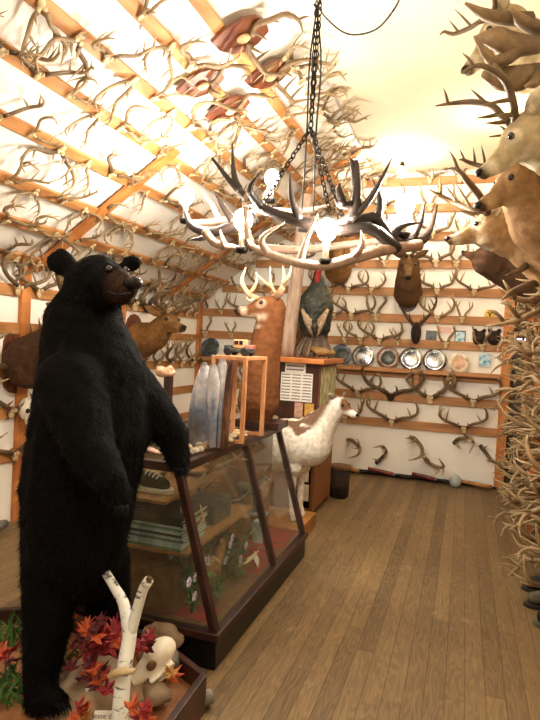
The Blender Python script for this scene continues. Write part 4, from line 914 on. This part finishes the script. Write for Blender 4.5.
b = MB(); b.bb((q.x+.005, 2.93, CT), (q.x+.045, 2.97, q.z)); part('stand', b, MT['redwood'], cv)
blobpart('carving', cv, MT['carved'], [('e', q+V((0, 0, .02)), (.06, .05, .03)), ('s', q+V((.03, 0, .04)), .025), ('s', q+V((-.035, 0, .03)), .028)], .008, 1, None, .005, 40)
bx = thing('wood_tray', 'dark wooden tray with small oddments at the far end of the case', 'tray', (-1.35, 3.8, CT))
b = MB(); b.bb((-1.5, 3.68, CT), (-1.17, 3.92, CT+.05)); part('box', b, MT['redwood'], bx, bevel=.004)
for i, (x, y) in enumerate(((-1.42, 3.78), (-1.36, 3.84), (-1.3, 3.76), (-1.25, 3.82))):
    b = MB(); b.ell((x, y, CT+.05+.018), (.035, .03, .018), n=9, m=6); solo('small_stone', b, MT[['log', 'rock2', 'log', 'rock'][i]], '%s dark stone from the near side on the wooden tray' % ORD[i], 'stone', 'stones on the wooden tray', smooth=True)
# buck shoulder mount standing on the case
bb_ = at(258, 405, y=3.78); bb_.z = CT+.18
bk_ = deer_head('buck_mount', 'red-brown buck bust with bright pale antlers standing on the case', bb_, at(264, 355, y=3.78), at(272, 305, y=3.76), at(235, 311, y=3.62), (.15, .12, .095), lin('80502f')[:3], lin('d9c4ac')[:3], None, loc=(bb_.x, bb_.y, CT), body=[('c', V((bb_.x, bb_.y, CT+.05)), .1, bb_, .14)])
for pts, ts in (([(261, 301, 3.74), (249, 294, 3.66), (242, 282, 3.62), (246, 267, 3.62)], [[(249, 294, 3.66), (256, 284, 3.64), (257, 272, 3.62)], [(255, 298, 3.7), (250, 301, 3.62), (247, 298, 3.56)]]),
                ([(267, 301, 3.82), (279, 293, 3.8), (284, 281, 3.76), (283, 266, 3.72)], [[(276, 294, 3.8), (271, 284, 3.76), (270, 266, 3.74)], [(283, 284, 3.76), (290, 274, 3.74), (291, 262, 3.74)], [(271, 287, 3.77), (262, 280, 3.7), (255, 273, 3.66)]])):
    b = MB(); b.tube([at(x, y, y=d) for x, y, d in pts], [.022, .019, .016, .004], 8, 14, lin('a07a50')[:3], lin('efdcb8')[:3])
    for t in ts: b.tube([at(x, y, y=d) for x, y, d in t], [.014, .011, .003], 7, 8, lin('b8946a')[:3], lin('efdcb8')[:3])
    part('antler', b, MT['antler'], bk_, True)
# ------------------------------------------------------------------ pillar cabinet
KX0, KX1, KY0, KY1, KZ = -1.62, -1.2, 4.9, 5.6, 1.38
cb = thing('pillar_cabinet', 'tall dark cabinet with pinned papers in front of the back wall', 'cabinet', (-1.42, 5.25, 0))
b = MB(); b.bb((KX0, KY0, .06), (KX1, KY1, KZ)); part('body', b, MT['plywood'], cb, bevel=.004)
for x in (KX0+.03, KX1-.03):
    for y in (KY0+.03, KY1-.03): b = MB(); b.bb((x-.025, y-.025, 0), (x+.025, y+.025, .06)); part('foot', b, MT['plywood'], cb)
b = MB(); b.bb((KX0-.005, KY0-.012, .8), (KX1-.002, KY0-.001, KZ)); part('front_board', b, MT['darkwood'], cb, bevel=.003)
b = MB(); b.bb((KX0-.1, KY0-.1, KZ), (KX1+.06, KY1+.05, KZ+.045)); part('top', b, MT['top'], cb, bevel=.006)
b = MB(); b.bb((KX1+.001, KY0+.06, .62), (KX1+.005, KY1-.04, KZ-.03)); part('photo_collage', b, MT['collage'], cb)
def paper(name, px0, py0, px1, py1, m, label, lines=0, cols=1):
    a, c = at(px0, py1, y=KY0-.015), at(px1, py0, y=KY0-.015)
    root = thing(name, label, 'paper', ((a.x+c.x)/2, KY0-.014, a.z)); b = MB(); b.bb((a.x, KY0-.016, a.z), (c.x, KY0-.0125, c.z)); part('sheet', b, MT[m], root)
    if lines:
        b = MB(); W = (c.x-a.x)/cols
        for k in range(cols):
            for i in range(lines):
                z = c.z-(c.z-a.z)*(i+.7)/(lines+.5); b.bb((a.x+W*k+W*.08, KY0-.018, z-(c.z-a.z)*.16/lines), (a.x+W*(k+1)-W*.1, KY0-.0165, z+(c.z-a.z)*.16/lines))
        part('print', b, MT['ink'], root)
    return root
paper('label_card', 285, 364, 306, 372, 'paper', 'small white caption card above the newspaper page', 2)
paper('newspaper', 280, 374, 313, 400, 'paper', 'white two-column newspaper page pinned to the cabinet front', 9, 3)
paper('pink_card', 294, 403, 303, 417, 'pinkcard', 'pink postcard below the newspaper page')
paper('gold_card', 304, 404, 314, 418, 'goldcard', 'gold postcard below the newspaper page')
sgn = thing('floor_sign', 'black-framed white notice leaning against the foot of the cabinet', 'sign', (KX1-.12, KY0-.03, .12))
a, c = at(294, 506, y=KY0-.03), at(311, 462, y=KY0-.03)
b = MB(); b.bb((a.x, KY0-.035, a.z), (c.x, KY0-.014, c.z)); part('frame', b, MT['black'], sgn)
b = MB(); q1, q2 = at(297, 500, y=KY0-.04), at(309, 485, y=KY0-.04); b.bb((q1.x, KY0-.038, q1.z), (q2.x, KY0-.0355, q2.z)); q1, q2 = at(297, 481, y=KY0-.04), at(309, 468, y=KY0-.04); b.bb((q1.x, KY0-.038, q1.z), (q2.x, KY0-.0355, q2.z)); part('notice', b, MT['paper'], sgn)
bsk = thing('dark_basket', 'dark woven basket on the floor behind the cabinet', 'basket', (-1.05, 5.75, 0))
b = MB(); b.lathe([(.08, 0), (.1, .02), (.11, .3), (.095, .3), (.085, .03), (.01, .025)], (-1.14, 5.75, 0), 18); part('body', b, MT['dkfur'], bsk, True)
b = MB(); b.lathe([(.1, .29), (.116, .3), (.116, .325), (.1, .33)], (-1.14, 5.75, 0), 18); part('rim', b, MT['log'], bsk, True)
ps = MB(); ps.tube([(at(287, 355, y=5.05).x, 5.05, KZ+.045), at(291, 320, y=5.05), at(297, 275, y=5.05), at(303, 225, y=5.05), at(307, 195, y=5.05)], [.068, .066, .062, .06, .058], 12, 16); solo('driftwood_post', ps, MT['post'], 'grey weathered wooden post rising from the cabinet to the chandelier', 'post', smooth=True)
# turkey
tc = at(316, 352, y=5.2); tc.z = KZ+.0455
tky = thing('wild_turkey', 'stuffed wild turkey with green back and red neck on the cabinet', 'turkey', tc)
TG, TB, TW = lin('232822')[:3], lin('3f2a1d')[:3], lin('9a8468')[:3]
def tcol(p, n_):
    h = p.z-tc.z; w2 = noise.noise(p*22)
    return mixc(mixc(TB, TG, sst(.16, .26, h)), lin('4a4a38')[:3], max(0, w2)*1.1)
p1, p2, p3 = at(317, 310, y=5.2), at(318, 290, y=5.2), at(318, 272, y=5.2)
blobpart('body', tky, MT['feather'], [('c', at(315, 325, y=5.2), .15, at(315, 308, y=5.2), .175), ('c', at(315, 308, y=5.2), .175, p2, .09), ('c', p2, .08, p3, .035), ('c', V((tc.x, 5.22, tc.z+.12)), .09, at(316, 325, y=5.2), .13)], .014, 3, tcol, .008, 30)
b = MB(); b.tube([at(317, 284, y=5.17), at(318, 274, y=5.17), at(321, 266, y=5.16)], [.038, .03, .026], 8, 8); part('neck', b, MT['redcloth'], tky, True)
b = MB(); b.ell(at(321, 261, y=5.17), (.03, .028, .026)); part('head', b, MT['rose'], tky, True)
b = MB(); q = at(317, 330, y=5.1)
for i in range(9):
    a_ = (i-4)*.16; d = V((math.sin(a_)*.5, -.25, -1)).normalized(); b.tube([V((tc.x+a_*.08, 5.13, tc.z+.22)), V((tc.x+a_*.2, 5.09, tc.z+.12)), V((tc.x+a_*.27, 5.05, tc.z+.015))], [.02, .034, .03], 6, 8, TB, mixc(TB, TW, .45 if i % 2 else .1), .2, nrm=(0, -1, 0))
part('tail', b, MT['feather'], tky, True)
for q in (-1, 1):
    b = MB()
    for k_ in range(6):
        c0_ = at(315+q*(13-k_*1.7), 309+k_*1.8, y=5.05); c1_ = at(315+q*(2+k_*.8), 337-k_*1.2, y=5.03); b.tube([c0_, c0_.lerp(c1_, .5)+V((0, -.015, 0)), c1_], [.016, .026, .008], 7, 7, TW, mixc(TB, TW, .75 if k_ % 2 else .35), .3, nrm=(0, -1, 0))
    part('wing', b, MT['feather'], tky, True)
# brown bird mount behind, on the cabinet
bird('pheasant', 'brown pheasant standing behind the grey post on the cabinet', (at(308, 350, y=5.45).x, 5.45, KZ+.0455), 1.7, (-.2, .3, 0), lin('5c4028')[:3], lin('94703f')[:3])
# ------------------------------------------------------------------ piebald fawn
FY = 4.45
b = MB(); b.bb((-2.1, 4.2, 0), (-1.12, 4.72, .12)); solo('low_plinth', b, MT['amber'], 'low wooden platform under the white and brown deer', 'platform', bevel=.006)
pb = lambda px, py, rp=0, y=FY: at(px, py, y=y)
BODY = [('c', at(248, 448, y=FY), .19, at(285, 444, y=FY), .21), ('c', at(285, 444, y=FY), .21, at(308, 442, y=FY), .2), ('c', at(308, 442, y=FY), .2, at(318, 428, y=FY), .14)]
for px, q in ((293, -.07), (301, .09), (246, -.08), (254, .08)):
    p = at(px, 465, y=FY+q); BODY += [('c', p, .085, V((p.x, FY+q, .5)), .04), ('c', V((p.x, FY+q, .5)), .038, V((p.x+.01, FY+q, .2)), .026), ('c', V((p.x+.01, FY+q, .2)), .028, V((p.x+.03, FY+q, .145)), .03)]
PW, PBR = lin('e9e2d6')[:3], lin('6b4a34')[:3]
fp, fn_ = at(338, 403, y=FY-.03), at(358, 416, y=FY-.1)
ff = (fn_-fp).normalized()
def piecol(p, n_):
    w2 = noise.noise(p*6+V((3, 1, 7)))+.5*noise.noise(p*19)
    t = (p-fp).dot(ff); c = PW
    zone = sst(.66, .76, p.z)*(1-sst(-.05, .0, t))
    c = mixc(PW, PBR, zone*sst(-.12, .04, w2)*.95)
    e = (p-(fp+ff*.09+V((0, 0, .03)))).length
    if t > -.06: c = mixc(c, PBR, max(sst(.075, .05, e), sst(.03, .06, p.z-fp.z)*sst(.12, .04, t)))
    c = mixc(c, DARKB, sst(.235, .25, t)); return c
deer_head('piebald_deer', 'white deer with brown blotches standing beside the display case', at(318, 428, y=FY), at(327, 418, y=FY), fp, fn_, (.14, .105, .085), PBR, PW, colf=piecol, body=BODY, loc=(at(285, 440, y=FY).x, FY, .12), cat='deer', ear=.85)
# ------------------------------------------------------------------ plates and pictures on the back wall
YP = YB-.075
def plate(px, py, m, label, r_=.14):
    p = at(px, py, y=YP); p.z = zs+.011+r_*.985; root = thing('collector_plate', label, 'plate', (p.x, YP, p.z-r_), 'plates on the back-wall shelf')
    rot = Matrix.Rotation(R(78), 3, 'X')
    b = MB(); b.lathe([(.02*1, -.006), (r_*.6, -.006), (r_, .012), (r_, .016), (r_*.68, .002), (.01, .0)], p, 28, rot); part('rim', b, MT[m], root, True)
    b = MB(); b.lathe([(r_*.62, .003), (r_*.6, .0045), (.01, .0045)], p, 28, rot); part('picture', b, MT['darkprint'] if m != 'crmplate' else MT['carved'], root, True) if m in ('dkplate', 'brnplate', 'crmplate') else None
    if m == 'steel': b = MB(); b.lathe([(r_*.7, .003), (r_*.66, .005), (r_*.2, .006), (.01, .006)], p, 28, rot); part('boss', b, MT['steel'], root, True)
for px, m, lb_ in ((341, 'dkplate', 'dark blue picture plate beside the cabinet on the shelf'), (363, 'steel', 'bright silver plate with etched scene, nearest the dark blue plate'), (388, 'brnplate', 'brown picture plate between two silver plates'), (411, 'steel', 'silver plate just past the brown plate'),
                   (435, 'steel', 'silver plate beside the cream plate'), (459, 'crmplate', 'cream-rimmed plate with brown centre, last in the shelf row'), (210, 'dkplate', 'dark plate at the shelf end near the left wall'), (268, 'steel', 'grey metal plate behind the buck bust')):
    plate(px, 357, m, lb_, .135 if m != 'crmplate' else .115)
def pic(name, px, py, w_, h_, m, label, cat, fr='darkwood'):
    p = at(px, py, y=YB-.02); root = thing(name, label, cat, (p.x, YB-.012, p.z-h_/2))
    b = MB(); b.bb((p.x-w_/2, YB-.02, p.z-h_/2), (p.x+w_/2, YB-.001, p.z+h_/2)); root = part('frame', b, MT[fr], root, bevel=.002)
    b = MB(); b.bb((p.x-w_*.42, YB-.024, p.z-h_*.42), (p.x+w_*.42, YB-.0205, p.z+h_*.42)); part('picture', b, MT[m], root)
pic('small_picture', 431, 337, .12, .15, 'darkprint', 'small dark picture above the plates on the back wall', 'picture')
pic('small_picture', 460, 338, .12, .17, 'blueprint', 'small glossy blue picture above the cream plate', 'picture')
pic('blue_picture', 485, 360, .15, .17, 'blueprint', 'bright blue and white picture standing at the end of the shelf', 'picture', 'rubber')
b = MB(); p = at(445, 330, y=YB-.01); b.bb((p.x-.07, YB-.008, p.z-.035), (p.x+.07, YB-.001, p.z+.035)); solo('small_flag', b, MT['flag'], 'small faded pink flag pinned between the two small pictures', 'flag')
for px, lb_ in ((479, 'dark bear-shaped plaque beside the blue picture'), (494, 'dark bear-shaped plaque nearest the corner post')):
    p = at(px, 338, y=YB-.04); me = blob('bear_plaque', [('e', p, (.075, .03, .085)), ('s', p+V((-.05, 0, .085)), .025), ('s', p+V((.05, 0, .085)), .025), ('s', p+V((0, -.03, -.02)), .035)], .01, 2, None, .004, 40)
    o = link('bear_plaque', me, MT['dkfur']); lo = p-V((0, 0, .09))
    for v in me.vertices: v.co -= lo
    o.location = lo; tag(o, lb_, 'plaque', 'bear plaques on the back wall')
b = MB(); p = at(490, 314, y=YB-.03); b.lathe([(.01, 0), (.058, 0), (.058, .015), (.045, .02), (.01, .02)], (p.x, YB-.001, p.z), 20, Matrix.Rotation(R(90), 3, 'X'))
yr = thing('round_badge', 'round yellow badge with dark marks near the corner post', 'badge', (p.x, YB-.01, p.z-.058)); part('disc', b, MT['yellowpaint'], yr, True)
b = MB(); [b.ell((p.x+dx, YB-.022, p.z+dz), (.012, .003, .01), n=8, m=6) for dx, dz in ((-.02, .015), (.02, .015), (0, -.02), (.0, .0))]; part('mark', b, MT['cover1'], yr, True)
# poles along the foot of the back wall
for i, (pa, pc, m, lb_) in enumerate((((334, 464), (364, 474), 'amber', 'dark pole with amber wooden grip lying nearest the cabinet'), ((368, 470), (410, 477), 'redhandle', 'dark pole with red grip, nearest the cabinet of the two'), ((412, 475), (450, 482), 'redhandle', 'dark pole with red grip beside the glass globe'), ((455, 482), (500, 489), 'amber', 'dark pole with long amber grip ending at the corner post'))):
    ya_ = 6.88; a = at(pa[0], pa[1], y=ya_); c = at(pc[0], pc[1], y=ya_); a.z = .09 if i != 3 else .075; c.z = .03
    root = thing('grip_pole', lb_, 'pole', (a+c)/2, 'poles lying at the foot of the back wall')
    b = MB(); b.tube([a+V((0, 0, 0)), a.lerp(c, .8 if i in (0, 3) else .6)], [.02, .026], 8, 6); part('grip', b, MT[m], root, True)
    b = MB(); b.tube([a.lerp(c, .78 if i in (0, 3) else .58), c], [.014, .014], 8, 5); part('shaft', b, MT['iron'], root, True)
    b = MB(); q = a.lerp(c, .8 if i in (0, 3) else .62); b.ell(q, (.025, .022, .022)); part('ferrule', b, MT['gunmetal'], root, True)
b = MB(); b.tube([(XL+.4, 6.95, .03), (-1.2, 6.95, .03), (.38, 6.95, .03)], [.022, .026, .022], 8, 12); solo('floor_rail', b, MT['iron'], 'long dark rod lying on the floor along the back wall', 'rod', smooth=True)
p = at(455, 484, y=6.8); b = MB(); b.ell((p.x, 6.82, .075), .072, n=16, m=12); solo('glass_globe', b, MT['clear'], 'grey glass globe on the floor by the amber pole', 'globe', smooth=True)
# ------------------------------------------------------------------ boots at the foot of the antler pile, log by the left wall
def boot(c, rz, m, m2, label):
    root = thing('boot', label, 'boot', c, 'boots under the antler pile'); M4 = Matrix.Translation(c) @ Matrix.Rotation(rz, 4, 'Z'); T = lambda x, y, z: M4 @ V((x, y, z))
    b = MB(); b.prism([(-.1, -.035), (0, -.042), (.1, -.05), (.17, -.035), (.19, 0), (.17, .035), (.1, .05), (0, .042), (-.1, .035)], .025, M4); part('sole', b, MT[m2], root, bevel=.004)
    blobpart('upper', root, MT[m], [('c', T(.13, 0, .055), .04, T(.03, 0, .075), .048), ('c', T(.03, 0, .075), .048, T(-.05, 0, .1), .05), ('c', T(-.05, 0, .1), .05, T(-.06, 0, .2), .048)], .012, 3)
boot((0.64, 3.62, 0), R(195), 'leather', 'olive', 'black boot nearest the camera under the antlers')
boot((0.62, 3.85, 0), R(185), 'olive', 'leather', 'olive shoe behind the nearest black boot')
boot((0.63, 4.12, 0), R(190), 'leather', 'leather', 'dark boot furthest back under the antlers')
b = MB(); q = at(6, 552, z=.05); b.tube([(XL+.12, q.y-.5, .06), (XL+.15, q.y, .08), (XL+.12, q.y+.45, .05)], [.06, .085, .03], 10, 12); solo('log', b, MT['rock2'], 'grey-brown log on the floor along the left wall', 'log', smooth=True)
# ------------------------------------------------------------------ chandelier
CH = V((-.97, 3.4, 2.4))
ch = thing('antler_chandelier', 'large antler chandelier with bare bulbs hanging over the case', 'chandelier', CH)
CDK, CDT = lin('1c1512')[:3], lin('3a2d26')[:3]; CPL, CPT = lin('866a58')[:3], lin('b89f8c')[:3]
def beam(pts, r_, tines, pale):
    c0, c1 = (CPL, CPT) if pale else (CDK, CDT)
    b = MB(); b.tube([at(x, y, y=d) for x, y, d in pts], r_, 9, 18, c0, c1)
    for t in tines: b.tube([at(x, y, y=d) for x, y, d in t], [r_[0]*.75, r_[0]*.5, .003], 8, 9, mixc(c0, c1, .3), c1)
    part('antler', b, MT['antler'], ch, True)
RB = [.034, .032, .03, .026, .008]
beam([(398, 250, 3.1), (370, 228, 3.0), (335, 230, 2.95), (295, 220, 2.9), (262, 208, 2.9), (236, 188, 2.9), (212, 158, 2.9)], RB, [[(300, 220, 2.9), (292, 200, 2.85), (290, 172, 2.8)], [(240, 192, 2.9), (234, 175, 2.9), (232, 140, 2.9)], [(262, 208, 2.9), (250, 190, 2.8), (262, 170, 2.75)]], False)
beam([(300, 226, 3.0), (330, 228, 2.98), (352, 215, 2.95), (357, 190, 2.93), (357, 160, 2.9)], RB, [[(354, 205, 2.94), (340, 205, 2.9), (334, 197, 2.88)], [(343, 205, 2.9), (339, 190, 2.88), (340, 183, 2.87)], [(350, 220, 2.95), (372, 196, 2.95), (393, 156, 2.95)], [(357, 185, 2.93), (353, 165, 2.92), (350, 158, 2.9)]], False)
beam([(345, 228, 3.0), (375, 218, 3.05), (390, 238, 3.1), (410, 245, 3.2), (428, 232, 3.3), (437, 205, 3.35)], RB, [[(378, 220, 3.05), (380, 200, 3.05), (372, 178, 3.05)], [(410, 244, 3.2), (420, 222, 3.2), (425, 200, 3.2)], [(392, 240, 3.1), (402, 226, 3.1), (424, 222, 3.15)]], False)
beam([(256, 218, 3.1), (235, 225, 3.1), (212, 232, 3.15), (192, 226, 3.25), (183, 205, 3.35)], RB, [[(215, 232, 3.15), (203, 238, 3.1), (188, 240, 3.05)], [(235, 224, 3.1), (222, 205, 3.1), (213, 190, 3.1)]], False)
beam([(205, 232, 3.05), (215, 243, 3.0), (228, 247, 2.98), (245, 248, 2.95)], [.026, .024, .022, .006], [[(225, 247, 2.98), (222, 238, 2.95), (220, 230, 2.95)]], True)
beam([(420, 245, 3.2), (385, 250, 3.05), (355, 258, 2.95), (320, 266, 2.9), (280, 258, 2.88), (255, 248, 2.88), (248, 240, 2.9)], [.032, .03, .027, .022, .007], [[(352, 258, 2.95), (362, 246, 2.9), (361, 230, 2.9)], [(300, 262, 2.9), (305, 244, 2.88), (318, 212, 2.85)], [(268, 254, 2.88), (262, 238, 2.85), (285, 222, 2.85)]], True)
beam([(262, 248, 3.6), (300, 250, 3.8), (345, 245, 3.9), (385, 240, 3.9), (440, 228, 3.7)], [.03, .028, .026, .02, .006], [[(330, 246, 3.85), (322, 232, 3.85), (318, 215, 3.85)], [(380, 241, 3.9), (376, 228, 3.9), (384, 215, 3.9)]], True)
beam([(190, 225, 3.5), (220, 222, 3.75), (262, 212, 3.9), (300, 212, 3.95), (330, 205, 3.95)], RB, [[(220, 222, 3.75), (212, 205, 3.75), (200, 190, 3.75)], [(262, 212, 3.9), (266, 195, 3.9), (272, 180, 3.9)]], True)
beam([(253, 250, 2.95), (246, 226, 2.9), (246, 200, 2.88), (252, 180, 2.87)], [.022, .02, .016, .004], [[(246, 205, 2.88), (256, 200, 2.86), (266, 190, 2.86)]], True)
EMB = emit('bulb_glow', 'fff5e4', 340)
bulbs = [(186, 196, 3.4), (243, 220, 2.92), (272, 178, 3.85), (327, 230, 2.9), (405, 205, 3.15)]
for i, (px, py, d) in enumerate(bulbs):
    p = at(px, py, y=d); b = MB(); b.lathe([(.006, -.185), (.03, -.18), (.038, -.15), (.03, -.15), (.01, -.16)], p, 12); cup = part('socket_cup', b, MT['iron'], ch, True)
    b = MB(); b.ell(p, (.052, .052, .06), n=12, m=9); part('light_bulb', b, EMB, cup, True)
    b = MB(); b.lathe([(.012, -.15), (.016, -.15), (.016, -.045), (.012, -.045)], p, 12); part('candle_tube', b, MT['candle'], cup, True)
knot = at(313, 128, y=3.4); hook = at(318, 6, z=ZC-.02); hook = V((CH.x, CH.y, ZC-.03)); knot = V((CH.x, CH.y, at(313, 128, y=3.4).z))
def chain(a, c, name='chain'):
    a, c = V(a), V(c); L = (c-a).length; n_ = int(L/.042); d = (c-a).normalized(); s_ = d.cross(V((.3, 1, .2))).normalized(); t_ = d.cross(s_); b = MB()
    for i in range(n_):
        q = a+d*(i+.5)*L/n_; w2 = s_ if i % 2 else t_; P_ = [q+d*(.027*math.cos(x))+w2*(.014*math.sin(x)) for x in [2*math.pi*k/10 for k in range(11)]]
        b.tube(P_, .0045, 5, 14)
    return part(name, b, MT['iron'], ch)
chain(hook, knot); chain(hook+V((.02, 0, 0)), knot)
for px, py, d in ((262, 205, 2.95), (345, 222, 3.0), (330, 212, 3.9)): chain(knot, at(px, py, y=d))
b = MB(); b.tube([hook+V((0, 0, .03)), hook+V((.02, 0, 0)), hook+V((0, 0, -.03)), hook+V((-.02, 0, -.01))], [.007, .006], 6, 10); part('ceiling_hook', b, MT['iron'], ch)
for q in (-.028, .045):
    b = MB(); b.tube([hook+V((0, 0, -.03)), hook.lerp(knot, .5)+V((q, 0, 0)), knot+V((q*.8, 0, -.02)), knot+V((q, 0, -.5))], [.0055, .0055], 6, 16); part('wire', b, MT['cord'], ch)
cp = [hook+V((0, 0, -.02)), at(328, 20, y=3.3), at(348, 34, y=3.15), at(375, 30, y=2.95), at(395, 8, y=2.8), V((at(402, -8, z=ZC-.01).x, at(402, -8, z=ZC-.01).y, ZC-.01))]
b = MB(); b.tube(cp, [.005, .005], 6, 24); solo('swag_cord', b, MT['cord'], 'thin black power cord swagged from the chandelier hook across the ceiling', 'cord')
# added bulb inside the chandelier's glare, there only to wash out the back wall
lp = at(402, 172, y=6.3); added_lamp = thing('wall_wash_bulb', 'added bare bulb close to the back wall to brighten it', 'added_lamp', lp)
b = MB(); b.ell(lp, (.05, .05, .06)); part('light_bulb', b, emit('wall_wash_glow', 'fff3dc', 300), added_lamp, True)
b = MB(); b.lathe([(.02, .05), (.028, .055), (.022, .1), (.005, .12)], lp, 12); part('socket', b, MT['iron'], added_lamp, True)
b = MB(); b.tube([lp+V((0, 0, .11)), V((lp.x, lp.y, ZC-.01))], [.004, .004], 6, 4); part('flex', b, MT['cord'], added_lamp)
# ------------------------------------------------------------------ added fill lights, no fixtures behind them
def fill_light(loc, e, r_=.08, c=(1, .84, .62)):
    l = bpy.data.lights.new('fill_lamp', 'POINT'); l.energy = e; l.shadow_soft_size = r_; l.color = c; o = bpy.data.objects.new('fill_lamp', l); col.objects.link(o); o.location = loc
fill_light((-.9, .2, 3.2), 60, .12, (1, .92, .8))
fill_light((.2, 5.4, 3.3), 22, .1)
wd = bpy.data.worlds.new('world'); scn.world = wd; wd.use_nodes = True; wd.node_tree.nodes['Background'].inputs[0].default_value = (.02, .018, .015, 1)
vs = scn.view_settings; vs.view_transform = 'Standard'; vs.look = 'None'; vs.gamma = 1; vs.use_curve_mapping = False; vs.exposure = 0.47
